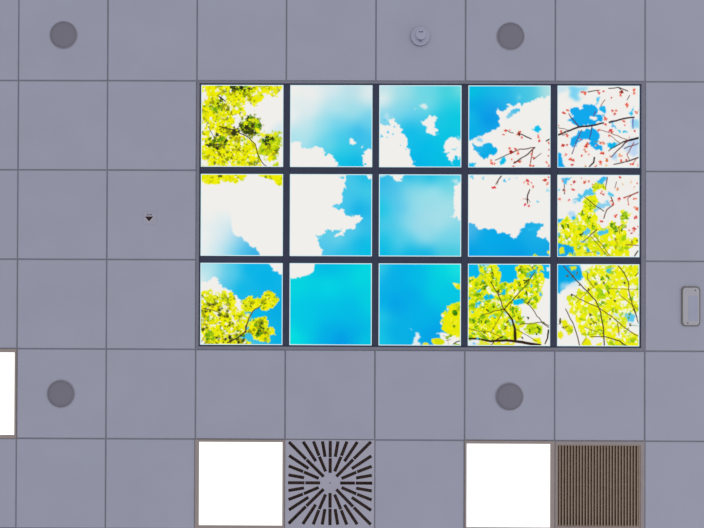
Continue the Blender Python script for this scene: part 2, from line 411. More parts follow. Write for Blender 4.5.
def art_2_3():
    A = Art(23)
    A.grad([(30, 40, (40, 192, 238)), (90, 90, (70, 198, 240)), (130, 210, (84, 204, 240)), (20, 220, (20, 205, 236)), (30, 420, (20, 202, 236)), (60, 330, (70, 206, 239)), (200, 70, (115, 216, 236)),
            (200, 15, (10, 192, 236)), (330, 15, (10, 195, 236)), (350, 110, (162, 229, 237)), (250, 200, (150, 223, 236)), (380, 300, (168, 225, 234)), (300, 260, (164, 223, 235)), (220, 120, (140, 221, 236)), (420, 220, (164, 226, 235)), (200, 290, (132, 219, 237)), (280, 150, (156, 226, 236)), (250, 320, (162, 222, 236)), (300, 400, (152, 223, 236)),
            (150, 420, (80, 210, 239)), (450, 400, (112, 216, 236)), (300, 500, (0, 186, 236)), (200, 500, (0, 190, 236)), (450, 500, (60, 206, 228)), (450, 80, (112, 221, 232)), (490, 200, (160, 225, 232)), (20, 500, (0, 192, 236)), (420, 20, (60, 205, 235)), (400, 200, (160, 226, 236))])
    A.fill([(62, -5), (175, -5), (155, 30), (115, 50), (95, 34)], WH, 8, 15)
    A.fill([(0, -5), (62, -5), (40, 14), (0, 20)], WH, 5, 15, 5, .7)
    A.fill([(540, 35), (500, 58), (478, 80), (480, 130), (470, 160), (486, 200), (480, 250), (455, 270), (490, 268), (510, 285), (540, 290)], WH, 8, 15)
    A.fill([(455, 40), (500, 35), (500, 60), (470, 55)], (225, 236, 238), 8, 15, 6, .7)
    return A.c


def art_2_4():
    A = Art(24)
    A.grad([(260, 430, (0, 176, 239)), (20, 350, (70, 186, 236)), (20, 500, (0, 170, 236)), (300, 510, (0, 165, 238)), (400, 350, (20, 180, 238)), (500, 500, (10, 175, 236)), (120, 400, (0, 178, 240)), (450, 330, (30, 188, 239))])
    A.fill([(-10, -10), (540, -10), (540, 440), (510, 420), (498, 400), (465, 400), (440, 380), (445, 355), (465, 340), (476, 308), (440, 308), (395, 302), (370, 310), (362, 330), (335, 350), (330, 370),
            (315, 400), (290, 402), (270, 380), (235, 370), (202, 376), (185, 355), (160, 345), (120, 350), (110, 340), (75, 340), (40, 315), (-10, 303)], WH, 7, 15)
    A.stamp(446, 385, 9, WH, 'leaf')
    A.fill([(365, 345), (395, 340), (430, 330), (425, 345), (390, 355)], (50, 195, 238), 6, 14, 4, .6)
    for x, y, r, c in ((235, 40, 16, (60, 190, 236)), (30, 14, 22, (110, 210, 238)), (100, 24, 16, (140, 216, 238)), (265, 30, 12, (140, 216, 238)), (445, 172, 12, (90, 205, 236)), (508, 100, 18, (160, 220, 240)), (310, 20, 10, (190, 226, 238)), (440, 165, 6, (70, 200, 236))):
        A.stamp(x, y, r, c, 'b', .85, None, 1.5)
    A.fill([(405, 528), (414, 508), (428, 496), (444, 512), (452, 528)], YEL[0], 3, 14)
    A.stamp(430, 512, 6, LIM[1], 'oval')
    A.stamp(515, 490, 12, YEL[0], 'leaf')
    A.line([(214, 10), (196, 35), (180, 62)], 8, 6, (66, 40, 44))
    A.line([(198, 35), (190, 68)], 3, 3, (120, 70, 60))
    A.line([(394, 96), (380, 130), (380, 180)], 8, 8, (70, 34, 34))
    A.line([(380, 150), (398, 175)], 4, 3, (100, 60, 40))
    A.line([(365, 150), (380, 165)], 4, 3, (100, 60, 40))
    A.blossoms([(165, 78, 12, (222, 40, 60)), (383, 38, 12), (381, 60, 8), (415, 78, 9), (360, 52, 6), (489, 34, 14, (200, 50, 30)), (504, 57, 9), (363, 188, 10, (226, 50, 90)), (390, 196, 8, (226, 60, 90)), (354, 154, 4), (512, 18, 7), (404, 50, 5)])
    return A.c


def art_2_5():
    A = Art(25)
    S = (80, 196, 236)
    A.fill([(108, 165), (150, 125), (190, 88), (240, 95), (250, 128), (185, 132), (150, 170)], S, 9, 18)
    A.fill([(100, 175), (140, 150), (130, 180)], (170, 216, 238), 8, 18, 4)
    A.fill([(36, 15), (62, 18), (95, 10), (78, 38), (54, 62), (40, 48)], (70, 190, 238), 7, 16)
    A.fill([(8, 88), (30, 92), (25, 102), (8, 100)], (110, 205, 238), 4, 14)
    A.fill([(72, 238), (110, 224), (128, 255), (125, 290), (88, 282)], (188, 220, 242), 8, 18, 4)
    A.fill([(90, 268), (128, 262), (122, 292), (92, 284)], (40, 190, 236), 7, 14)
    A.fill([(0, 280), (46, 284), (22, 312), (0, 305)], (20, 180, 235), 7, 16)
    A.fill([(325, 105), (345, 112), (370, 125), (350, 138), (330, 128)], (80, 200, 236), 7, 14)
    pol = [(-5, 320), (20, 305), (45, 290), (60, 252), (78, 290), (120, 292), (150, 230), (170, 178), (180, 138), (232, 130), (265, 152), (262, 200), (250, 240), (252, 270), (266, 272), (252, 300),
           (282, 338), (332, 335), (330, 300), (346, 290), (372, 330), (400, 335), (412, 292), (432, 270), (410, 232), (425, 218), (442, 245), (470, 228), (452, 270), (432, 320), (420, 352),
           (440, 372), (470, 400), (512, 400), (512, 430), (470, 440), (450, 470), (472, 492), (440, 540), (-5, 540)]
    A.beech(pol, .85, .4, .65)
    A.fill([(238, 110), (225, 85), (246, 45), (270, 55), (312, 48), (312, 92), (268, 86), (252, 106)], (225, 230, 20), 8, 16)
    A.cluster(248, 78, 16, 22, 7, LIM + GRN[:1], 8, 16, 'blade')
    A.cluster(295, 70, 14, 14, 5, GRN + LIM, 6, 11, 'blade')
    A.fill([(252, 45), (290, 12), (322, 14), (305, 48), (280, 58), (258, 60)], (50, 184, 236), 6, 16)
    A.fill([(268, 182), (330, 168), (345, 188), (300, 208), (262, 215), (240, 240), (228, 220)], (140, 208, 238), 9, 18)
    A.fill([(248, 372), (275, 352), (332, 338), (326, 366), (270, 382)], (70, 196, 238), 7, 16)
    A.fill([(168, 375), (190, 335), (222, 350), (180, 392)], (90, 195, 236), 10, 14)
    A.fill([(0, 428), (60, 435), (110, 452), (116, 495), (138, 512), (102, 500), (82, 488), (60, 528), (0, 528)], (10, 165, 230), 8, 18)
    A.fill([(18, 470), (38, 452), (56, 478), (50, 498), (24, 500)], (226, 230, 30), 4, 14)
    A.fill([(188, 448), (212, 480), (196, 488)], (20, 175, 230), 5, 14)
    A.fill([(140, 420), (180, 412), (200, 425), (150, 432)], (150, 212, 236), 6, 14)
    A.stamp(265, 495, 12, (90, 200, 225), 'leaf')
    A.stamp(15, 375, 12, (60, 190, 230), 'leaf')
    A.fill([(255, 300), (280, 275), (320, 290), (325, 325), (290, 335)], WH, 10, 18)
    A.cluster(355, 330, 22, 26, 10, LIM + GRN[:2], 8, 16, 'blade')
    A.cluster(430, 265, 26, 26, 10, LIM + GRN[:1], 7, 14, 'blade')
    A.cluster(390, 345, 30, 14, 8, GRN + LIM, 6, 13, 'blade')
    A.cluster(212, 195, 36, 26, 14, LIM + GRN, 6, 14, 'blade')
    A.cluster(165, 250, 18, 14, 6, LIM + GRN, 6, 12, 'blade')
    A.cluster(205, 270, 10, 14, 4, GRN, 6, 12, 'blade')
    A.cluster(55, 320, 34, 16, 8, GRN + LIM, 6, 14, 'blade')
    A.cluster(230, 315, 16, 12, 5, GRN + LIM, 6, 12, 'blade')
    A.cluster(165, 378, 16, 12, 5, GRN + DRK[:1], 5, 10, 'blade')
    A.cluster(490, 420, 26, 22, 8, YEL + OLV, 6, 13)
    A.cluster(385, 430, 18, 34, 7, LIM + OLV, 5, 11, 'blade')
    A.line([(528, 106), (480, 125), (430, 142)], 9, 6, (150, 46, 44))
    A.line([(480, 125), (450, 150), (455, 178)], 6, 4, (160, 50, 50))
    A.line([(345, 140), (362, 188), (320, 220), (308, 248), (300, 275)], 7, 7, (110, 56, 40))
    A.line([(178, 140), (240, 190), (300, 230)], 5, 6, (84, 66, 30))
    A.line([(322, 18), (310, 92)], 7, 5, (90, 60, 60))
    A.line([(380, 45), (370, 85)], 5, 4, (110, 70, 80))
    A.line([(256, 345), (215, 382), (160, 430)], 7, 4, (70, 60, 30))
    A.line([(235, 378), (290, 440), (345, 522)], 4, 5, (130, 90, 30))
    A.line([(215, 385), (270, 445), (330, 520)], 4, 4, (140, 100, 30))
    A.line([(440, 442), (522, 446)], 6, 5, (120, 50, 40))
    A.line([(515, 480), (490, 522)], 9, 7, (50, 44, 20))
    A.line([(365, 400), (390, 440)], 4, 3, (150, 110, 30))
    A.line([(50, 60), (52, 122)], 5, 6, (80, 40, 50))
    A.line([(90, 385), (66, 412)], 5, 3, (110, 90, 20))
    A.line([(180, 495), (255, 485)], 4, 3, (80, 90, 30))
    A.line([(420, 310), (395, 330), (400, 370)], 4, 4, (110, 70, 40))
    A.blossoms([(116, 45, 14, (190, 30, 60)), (105, 95, 9), (92, 62, 6, (230, 150, 60)), (178, 46, 11), (206, 40, 7), (48, 96, 10, (120, 20, 40)), (20, 152, 10, (230, 110, 80)), (84, 158, 8, (228, 60, 110)), (290, 122, 11), (380, 258, 12), (396, 160, 12),
                (355, 190, 9), (290, 292, 9), (406, 16, 8), (386, 90, 9, (232, 150, 60)), (470, 45, 8, (236, 200, 160)), (510, 55, 7), (505, 216, 13, (230, 90, 50)), (504, 270, 11), (490, 345, 12), (460, 350, 6), (475, 368, 6, (170, 40, 90)), (515, 330, 7),
                (495, 150, 9), (435, 142, 8), (455, 182, 6), (420, 60, 6, (236, 220, 150)), (490, 75, 5), (40, 40, 6), (225, 60, 5), (160, 22, 5), (520, 378, 6), (440, 330, 5), (345, 165, 6)])
    return A.c


def art_3_1():
    A = Art(31)
    A.grad([(40, 25, (170, 226, 236)), (50, 70, (200, 234, 238)), (110, 80, (150, 221, 237)), (200, 50, (80, 207, 237)), (300, 40, (0, 187, 240)), (250, 160, (0, 190, 239)), (160, 140, (70, 200, 238)), (400, 100, (0, 187, 240)),
            (480, 300, (0, 180, 236)), (380, 340, (10, 186, 238)), (360, 480, (60, 200, 234)), (480, 480, (0, 185, 236)), (15, 120, (225, 236, 238)), (180, 90, (90, 208, 238))])
    A.fill([(-10, 122), (50, 112), (80, 88), (110, 102), (132, 150), (188, 168), (200, 195), (240, 205), (265, 250), (285, 290), (250, 340), (150, 540), (-10, 540)], WH, 8, 20)
    A.fill([(408, -10), (440, 14), (460, 45), (500, 68), (540, 82), (540, -10)], WH, 6, 18)
    A.maple([(-8, 190), (60, 175), (100, 195), (150, 180), (205, 200), (230, 220), (216, 262), (232, 290), (270, 305), (300, 320), (322, 310), (310, 360), (300, 400), (290, 440), (250, 470),
             (285, 490), (320, 520), (300, 540), (-8, 540)], 1.1, .68, .4, 12)
    A.maple([(255, 246), (300, 238), (320, 208), (336, 218), (342, 240), (370, 225), (400, 205), (432, 175), (455, 180), (470, 205), (496, 220), (490, 250), (466, 270), (440, 285), (420, 312), (392, 300), (370, 282),
             (330, 312), (300, 312), (268, 290)], 1.5, 1.2, .5, 10)
    A.maple([(320, 380), (345, 350), (380, 345), (412, 345), (425, 372), (420, 408), (476, 430), (470, 450), (432, 456), (440, 490), (420, 502), (390, 490), (350, 480), (328, 452), (300, 440)], 1.4, 1.2, .3, 9)
    A.fill([(330, 340), (350, 318), (395, 312), (415, 330), (370, 345), (340, 362)], (0, 186, 236), 5, 14)
    A.fill([(-5, 440), (14, 440), (18, 490), (36, 520), (-5, 520)], WH, 8)
    A.fill([(80, 305), (110, 310), (130, 340), (110, 350), (90, 325)], WH, 8)
    A.fill([(170, 310), (205, 312), (190, 330)], WH, 8)
    A.fill([(60, 330), (84, 345), (70, 355)], WH, 8)
    A.cluster(380, 420, 46, 50, 20, OLV + GRN, 8, 18)
    A.cluster(390, 425, 30, 44, 12, DRK + OLV, 5, 11)
    A.cluster(420, 385, 14, 20, 6, YEL + LIM, 8, 14)
    A.cluster(445, 440, 22, 10, 5, YEL + LIM, 7, 12)
    A.cluster(425, 490, 14, 10, 4, YEL + LIM, 7, 12)
    A.cluster(60, 255, 44, 30, 14, OLV + LIM + DRK[:1], 6, 13)
    A.cluster(145, 320, 40, 30, 16, OLV + DRK, 5, 12)
    A.cluster(150, 240, 60, 40, 16, OLV + LIM, 4, 9, 'blade')
    A.cluster(310, 255, 40, 30, 14, OLV + LIM + DRK[:1], 4, 10, 'blade')
    A.cluster(430, 235, 40, 34, 14, OLV + LIM, 4, 10, 'blade')
    A.cluster(30, 405, 30, 20, 10, OLV + DRK, 5, 12)
    A.cluster(65, 465, 30, 34, 12, GRN + LIM, 8, 18)
    A.cluster(240, 480, 55, 30, 18, GRN + DRK + OLV, 6, 14)
    A.cluster(150, 390, 50, 24, 12, OLV + DRK[:1], 4, 9)
    A.cluster(130, 490, 40, 24, 12, OLV + DRK, 4, 10)
    A.cluster(40, 300, 30, 14, 6, DRK + OLV, 4, 9)
    A.line([(385, 270), (332, 310), (310, 350), (298, 390), (290, 432), (240, 475), (175, 505)], 6, 9, (70, 52, 44))
    A.line([(292, 400), (290, 440)], 11, 10, (80, 62, 60))
    A.line([(20, 290), (80, 300), (130, 320)], 5, 4, (70, 60, 30))
    A.line([(10, 500), (40, 460)], 4, 3, (90, 80, 60))
    return A.c


def art_3_2():
    A = Art(32)
    A.grad([(50, 150, (0, 222, 232)), (250, 150, (0, 220, 236)), (450, 60, (0, 226, 232)), (250, 300, (0, 200, 238)), (400, 300, (0, 196, 238)), (330, 500, (0, 160, 238)), (480, 490, (0, 205, 232)), (20, 480, (0, 232, 232)), (250, 15, (0, 194, 236)),
            (400, 15, (0, 205, 236)), (120, 400, (0, 206, 236)), (510, 250, (0, 215, 232)), (100, 270, (0, 208, 238)), (250, 440, (0, 182, 238)), (420, 460, (0, 180, 238))])
    A.fill([(-10, -10), (182, -10), (162, 16), (158, 50), (130, 78), (90, 80), (50, 98), (20, 98), (-10, 90)], WH, 5, 18)
    return A.c


def art_3_3():
    A = Art(33)
    A.grad([(15, 30, (50, 205, 236)), (90, 80, (0, 182, 239)), (100, 260, (0, 168, 239)), (40, 250, (0, 184, 239)), (250, 100, (0, 195, 239)), (400, 60, (0, 220, 232)), (490, 30, (20, 232, 232)), (450, 180, (0, 206, 236)), (300, 350, (0, 186, 239)), (100, 440, (0, 182, 236)),
            (15, 470, (20, 206, 236)), (350, 440, (0, 170, 239)), (15, 330, (30, 205, 236)), (370, 150, (0, 212, 234)), (160, 20, (0, 186, 239)), (200, 200, (0, 180, 239))])
    A.fill([(230, 452), (238, 438), (250, 442), (266, 462), (250, 480), (268, 512), (268, 528), (212, 528), (218, 500), (226, 480)], (226, 236, 240), 7, 14, 3)
    A.line([(205, 412), (216, 424)], 4, 3, (120, 210, 240))
    A.fill([(362, 432), (390, 440), (405, 430), (430, 440), (470, 450), (540, 440), (540, 540), (335, 540), (362, 490), (395, 478), (385, 450)], WH, 8, 16)
    A.fill([(468, 118), (500, 130), (540, 134), (540, 166), (505, 166), (486, 150), (478, 135)], (222, 226, 10), 3, 14)
    A.fill([(470, 120), (500, 130), (490, 150)], (246, 244, 120), 3, 14)
    pol = [(398, 412), (400, 370), (412, 322), (440, 290), (460, 256), (495, 240), (540, 245), (540, 460), (500, 468), (470, 460), (425, 432)]
    A.fill(pol, (232, 234, 8), 10, 20)
    A.scatter(pol, 40, 10, 20, YEL, 'blade', .9)
    A.cluster(500, 275, 16, 22, 8, LIM, 8, 16, 'blade')
    for x, y, r in ((408, 330, 10), (440, 290, 7), (400, 380, 7)):
        A.stamp(x, y, r, WH, 'leaf')
    A.stamp(485, 312, 20, (52, 130, 14), 'oval', 1, .9, 1.25)
    A.stamp(478, 306, 9, (90, 165, 20), 'oval', .7)
    A.stamp(480, 396, 11, (110, 160, 14), 'leaf')
    A.stamp(470, 372, 4, (180, 190, 14), 'oval')
    A.stamp(380, 494, 42, (214, 226, 12), 'oval', 1, .1, 1.9)
    A.stamp(350, 490, 16, (236, 236, 20), 'blade', 1)
    A.stamp(448, 462, 24, (150, 190, 14), 'blade', 1, -.5, 1.2)
    A.stamp(500, 512, 18, (160, 200, 20), 'blade', 1, .3, 1.3)
    A.stamp(302, 512, 20, (222, 228, 14), 'oval', 1, .1, 1.6)
    A.line([(432, 486), (460, 480)], 4, 3, (80, 70, 20))
    A.line([(475, 510), (495, 495), (520, 488)], 7, 6, (50, 34, 26))
    A.line([(410, 455), (440, 470), (445, 512)], 3, 3, (170, 160, 80))
    return A.c


def art_3_4():
    A = Art(34)
    A.fill([(-10, -10), (540, -10), (540, 92), (482, 96), (460, 200), (370, 252), (300, 262), (200, 350), (-10, 350)], (0, 184, 236), 4, 20)
    pol = [(-5, 92), (40, 95), (72, 86), (95, 60), (75, 50), (68, 12), (190, 12), (200, 45), (214, 90), (205, 122), (240, 120), (285, 130), (300, 118), (322, 90), (312, 60), (308, 12), (345, 5), (470, 5), (480, 40),
           (440, 55), (470, 68), (478, 98), (470, 160), (464, 210), (470, 228), (440, 242), (452, 288), (420, 285), (400, 262), (372, 252), (330, 228), (292, 232), (300, 262), (330, 280), (350, 330),
           (365, 370), (330, 400), (345, 440), (330, 470), (300, 478), (150, 485), (-5, 475)]
    A.beech(pol, .8, .9, .7)
    for q, c in (([(95, 222), (125, 188), (172, 205), (160, 222), (110, 242)], (0, 186, 236)), ([(55, 290), (50, 266), (86, 225), (76, 266)], (20, 190, 236)),
                 ([(222, 166), (250, 168), (246, 192), (214, 190)], (0, 190, 236)), ([(285, 232), (330, 222), (372, 230), (362, 250), (310, 254)], (0, 190, 236)),
                 ([(360, 72), (400, 50), (440, 20), (440, 62), (400, 92)], (20, 190, 230)), ([(138, 330), (165, 322), (182, 345)], (80, 205, 238)), ([(0, 215), (18, 212), (15, 236), (0, 236)], (0, 190, 236)),
                 ([(252, 360), (285, 345), (302, 375), (270, 385)], (186, 216, 236)), ([(105, 30), (125, 22), (125, 50), (110, 48)], (90, 210, 200))):
        A.fill(q, c, 8, 16)
    A.cluster(100, 135, 20, 30, 9, GRN, 8, 18, 'blade', .9)
    A.cluster(115, 80, 18, 20, 6, LIM, 10, 18, 'blade')
    A.cluster(50, 195, 24, 16, 7, GRN + LIM, 8, 16, 'blade')
    A.cluster(30, 260, 22, 14, 7, GRN, 8, 16, 'blade', .9)
    A.cluster(255, 215, 22, 14, 6, LIM + GRN[:1], 8, 14, 'blade')
    A.cluster(300, 295, 20, 20, 7, GRN + LIM, 8, 16, 'blade')
    A.cluster(65, 370, 30, 20, 9, GRN + LIM, 8, 16, 'blade')
    A.cluster(125, 375, 18, 16, 6, GRN + LIM, 8, 14, 'blade')
    A.cluster(345, 45, 16, 24, 7, GRN + LIM, 8, 15, 'blade')
    A.cluster(430, 120, 24, 24, 8, LIM + GRN[:1], 8, 16, 'blade')
    A.cluster(170, 85, 16, 12, 5, GRN, 6, 12, 'blade')
    A.cluster(370, 95, 14, 30, 7, GRN + DRK[:1], 6, 12, 'blade')
    A.fill([(392, 380), (440, 378), (472, 415), (468, 445), (420, 450), (375, 440), (365, 410)], (196, 220, 20), 12, 18)
    A.cluster(420, 415, 40, 26, 16, GRN + LIM, 8, 16, 'blade')
    A.fill([(412, 472), (465, 472), (468, 505), (420, 500)], (234, 234, 20), 8, 18)
    A.fill([(230, 425), (290, 420), (285, 470), (240, 465)], (236, 234, 20), 8, 16)
    A.fill([(160, 495), (300, 498), (310, 540), (150, 540)], (232, 232, 20), 10, 20)
    A.fill([(70, 485), (150, 498), (140, 540), (60, 540)], (226, 230, 60), 8, 20)
    A.fill([(0, 482), (72, 486), (70, 528), (0, 528)], (230, 236, 240), 8, 20)
    A.fill([(25, 495), (55, 495), (62, 520), (35, 520)], (110, 190, 230), 8, 16)
    A.fill([(450, 190), (470, 182), (474, 202), (458, 210)], (90, 190, 240), 4, 14)
    A.fill([(495, 25), (528, 25), (528, 50), (505, 50)], (226, 236, 240), 5, 14)
    D = (52, 32, 20)
    A.line([(0, 474), (70, 475), (150, 490), (250, 484), (350, 495), (460, 515)], 11, 20, D, 1, .8)
    A.line([(305, 475), (302, 410), (285, 355), (262, 320), (234, 288)], 18, 8, D, 1, .8)
    A.line([(234, 290), (300, 215), (380, 130), (425, 55)], 7, 5, (74, 52, 26))
    A.line([(234, 290), (205, 215), (150, 118)], 7, 5, (74, 52, 30))
    A.line([(234, 290), (170, 300), (90, 332)], 6, 4, (84, 62, 26))
    A.line([(234, 296), (200, 350), (155, 428)], 4, 4, (120, 92, 26))
    A.line([(330, 384), (470, 370), (520, 392)], 5, 5, (84, 62, 30))
    A.line([(340, 220), (400, 270), (470, 365), (515, 402)], 5, 6, (84, 66, 40))
    A.line([(312, 412), (440, 490)], 4, 4, (96, 74, 40))
    A.line([(515, 420), (508, 470), (492, 505)], 12, 8, (64, 44, 30))
    A.line([(225, 462), (190, 478), (152, 516)], 9, 5, D)
    A.line([(275, 300), (280, 240)], 4, 3, (120, 92, 26))
    A.line([(0, 405), (60, 425), (150, 432), (210, 462)], 4, 4, (110, 84, 30))
    A.line([(90, 440), (130, 478)], 4, 3, (110, 84, 30))
    A.scatter(pol, 46, 9, 17, [(120, 182, 14), (146, 206, 20), (96, 160, 16)], 'blade', .85, (1.0, 1.5))
    A.scatter(pol, 30, 3, 7, [(80, 90, 16), (100, 70, 30)], 'blade', .85)
    A.specks(pol, 1.05, 34, (60, 196, 232))
    A.line([(234, 288), (262, 320), (285, 355), (302, 410), (305, 475)], 8, 17, D, 1, .8)
    for x, y in ((375, 185), (385, 342), (322, 212), (390, 245), (150, 115), (160, 60), (330, 130), (410, 20), (300, 165), (255, 372), (240, 405), (170, 270), (130, 290), (350, 470), (110, 435), (330, 345), (200, 195), (195, 170), (480, 372)):
        A.cluster(x, y, 7, 9, 3, [(70, 84, 14), (90, 110, 14), (56, 60, 20)], 5, 10, 'blade')
    return A.c


def art_3_5():
    A = Art(35)
    A.fill([(-10, -10), (120, -10), (160, 25), (170, 60), (158, 98), (140, 112), (85, 130), (60, 145), (30, 185), (-10, 180)], (0, 168, 232), 8, 22, 4)
    A.fill([(20, 128), (80, 118), (150, 110), (140, 140), (70, 150), (30, 170)], (200, 226, 240), 8, 22, 10, .7)
    pol = [(165, 60), (190, 15), (540, 5), (540, 290), (500, 300), (470, 330), (440, 370), (435, 405), (500, 430), (512, 470), (540, 500), (540, 540), (330, 540), (322, 470), (240, 455), (205, 462), (160, 440), (140, 400), (130, 350),
           (112, 300), (78, 255), (78, 218), (130, 208), (142, 172), (200, 160), (172, 120)]
    A.beech(pol, .8, .35, .55)
    A.fill([(80, 12), (125, 12), (128, 40), (96, 42)], (226, 230, 30), 6, 16)
    A.fill([(5, 430), (40, 425), (50, 455), (28, 470), (5, 462)], (234, 232, 20), 6, 16)
    A.fill([(35, 350), (60, 345), (75, 380), (112, 400), (108, 435), (75, 450), (55, 420), (40, 390)], (230, 230, 20), 8, 16)
    A.fill([(165, 500), (195, 462), (225, 490), (228, 530), (165, 530)], (232, 232, 10), 7, 16)
    A.fill([(255, 500), (290, 495), (295, 530), (258, 530)], (234, 234, 20), 6, 16)
    A.fill([(78, 285), (105, 275), (108, 315), (85, 310)], (236, 234, 20), 6, 16)
    for q, c in (([(318, 25), (345, 28), (345, 60), (325, 55)], (60, 195, 210)), ([(430, 320), (470, 300), (500, 335), (495, 365), (450, 365)], (90, 200, 236)), ([(360, 315), (395, 305), (400, 335), (370, 335)], (214, 232, 232)),
                 ([(405, 320), (430, 312), (425, 340)], (236, 240, 236)), ([(440, 365), (520, 370), (520, 395), (470, 395)], (226, 234, 236)), ([(195, 35), (212, 30), (210, 60), (198, 58)], (200, 232, 220)),
                 ([(420, 235), (445, 240), (440, 265), (425, 262)], (240, 240, 236)), ([(320, 360), (350, 345), (352, 385), (325, 392)], (238, 240, 200)), ([(450, 150), (480, 120), (500, 145), (480, 175)], (240, 242, 214)),
                 ([(375, 440), (410, 425), (420, 470), (385, 470)], WH), ([(440, 405), (500, 400), (530, 420), (528, 440), (470, 430)], WH), ([(165, 90), (185, 100), (215, 140), (195, 150), (170, 120)], (244, 244, 226)),
                 ([(505, 60), (528, 50), (528, 90), (510, 90)], WH), ([(505, 310), (528, 300), (528, 365), (510, 350)], WH)):
        A.fill(q, c, 8, 16)
    A.cluster(278, 190, 22, 28, 9, [(170, 212, 14), (150, 204, 14), (190, 216, 16)], 12, 22, 'blade')
    A.cluster(310, 88, 26, 14, 8, GRN + LIM, 7, 13, 'blade')
    A.cluster(240, 85, 12, 18, 5, GRN + LIM, 8, 13, 'blade')
    A.cluster(365, 290, 18, 14, 6, GRN + LIM, 7, 14, 'blade')
    A.cluster(295, 250, 18, 16, 6, GRN + LIM, 7, 13, 'blade')
    A.cluster(160, 360, 24, 12, 6, LIM, 8, 16, 'blade')
    A.cluster(265, 425, 34, 18, 12, GRN + LIM, 8, 16, 'blade')
    A.cluster(200, 440, 30, 14, 7, LIM, 9, 16, 'blade')
    A.cluster(350, 498, 24, 20, 8, LIM + GRN[:1], 8, 16, 'blade')
    A.cluster(450, 420, 20, 12, 6, LIM, 8, 14, 'blade')
    A.cluster(240, 365, 30, 22, 9, LIM + OLV, 5, 11, 'blade')
    A.cluster(245, 125, 20, 10, 6, GRN, 5, 10, 'blade')
    A.cluster(455, 330, 16, 20, 7, GRN + LIM, 5, 11, 'blade')
    A.cluster(500, 480, 16, 18, 5, LIM, 7, 13, 'blade')
    A.cluster(410, 495, 20, 16, 6, YEL + LIM, 7, 13, 'blade')
    A.cluster(85, 415, 18, 18, 5, LIM, 8, 14, 'blade')
    A.cluster(140, 190, 20, 14, 5, LIM, 8, 14, 'blade')
    D = (88, 70, 44)
    A.line([(48, 15), (110, 85), (190, 168), (250, 232), (280, 300), (298, 400), (305, 522)], 7, 8, (80, 62, 46), 1, .8)
    A.line([(60, 285), (105, 370), (130, 440), (150, 522)], 6, 7, D)
    A.line([(100, 192), (150, 225), (260, 270), (350, 330), (430, 400), (522, 456)], 5, 6, (104, 80, 36))
    A.line([(390, 12), (430, 60), (455, 110), (462, 190), (490, 280), (522, 375)], 6, 7, (96, 76, 46))
    A.line([(200, 55), (196, 90), (240, 150)], 5, 4, (96, 80, 40))
    A.line([(330, 155), (528, 162)], 4, 3, (130, 110, 50))
    A.line([(387, 375), (396, 450)], 6, 5, (130, 90, 40))
    A.line([(220, 458), (300, 458), (400, 485), (452, 522)], 5, 8, (70, 52, 34))
    A.line([(400, 195), (450, 235), (522, 288)], 4, 4, (110, 84, 40))
    A.line([(130, 245), (200, 175), (265, 115)], 3, 3, (150, 130, 70))
    A.line([(180, 400), (260, 430)], 4, 3, (130, 120, 40))
    A.line([(495, 295), (510, 340)], 8, 6, (50, 44, 30))
    A.line([(0, 385), (30, 380)], 4, 3, (150, 140, 110))
    A.line([(528, 45), (500, 75)], 6, 5, (60, 60, 20))
    A.line([(475, 385), (528, 395)], 3, 3, (130, 140, 60))
    A.line([(190, 465), (165, 505)], 3, 3, (80, 70, 40))
    for x, y in ((105, 76), (70, 78), (130, 60), (152, 135), (98, 192), (22, 350), (25, 370), (46, 405), (65, 398), (496, 288), (215, 320), (430, 125), (300, 120), (470, 382), (205, 165), (345, 350), (370, 235), (330, 180)):
        A.cluster(x, y, 6, 7, 3, [(70, 70, 24), (84, 60, 30), (96, 100, 20)], 5, 9, 'blade')
    return A.c


PICTURES = [[art_1_1, art_1_2, art_1_3, art_1_4, art_1_5], [art_2_1, art_2_2, art_2_3, art_2_4, art_2_5], [art_3_1, art_3_2, art_3_3, art_3_4, art_3_5]]

# ------------------------------------------------------------------ camera: standing below, looking straight up
CX, CY, DZ, AX, AY, AZ = 2.25924, 1.83939, 3.61151, -0.00399328, 0.00403221, 0.00334792
FPX = 540.0


def rot(ax, ay, az):
    c, s = math.cos(az), math.sin(az)
    Rz = Matrix(((c, -s, 0), (s, c, 0), (0, 0, 1)))
    c, s = math.cos(ax), math.sin(ax)
    Rx = Matrix(((1, 0, 0), (0, c, -s), (0, s, c)))
    c, s = math.cos(ay), math.sin(ay)
    Ry = Matrix(((c, 0, s), (0, 1, 0), (-s, 0, c)))
    return Ry @ Rx @ Rz


R = rot(AX, AY, AZ)
cam_data = bpy.data.cameras.new('camera')
cam = bpy.data.objects.new('camera', cam_data)
COL.objects.link(cam)
cam_data.sensor_width = 36.0
cam_data.lens = FPX / 704 * 36.0
cam_data.clip_start = 0.05
M = Matrix((R[0], -R[1], -R[2])).transposed()
cam.matrix_world = Matrix.Translation((0, 0, H - DZ)) @ M.to_4x4()
scene.camera = cam


def at(px, py, dz=0.0):                   # where a sight line meets the level H + dz of the ceiling
    d = R.transposed() @ Vector(((px - 352) / FPX, (py - 264) / FPX, 1.0))
    t = (DZ + dz) / d.z
    return Vector((d.x * t, d.y * t, H + dz))


def gx(i):
    return i * PITCH - CX


def gy(j):
    return j * PITCH - CY


# ------------------------------------------------------------------ materials
def lin(c):
    return tuple(((v / 255) / 12.92 if v / 255 <= .04045 else ((v / 255 + .055) / 1.055) ** 2.4) for v in c)


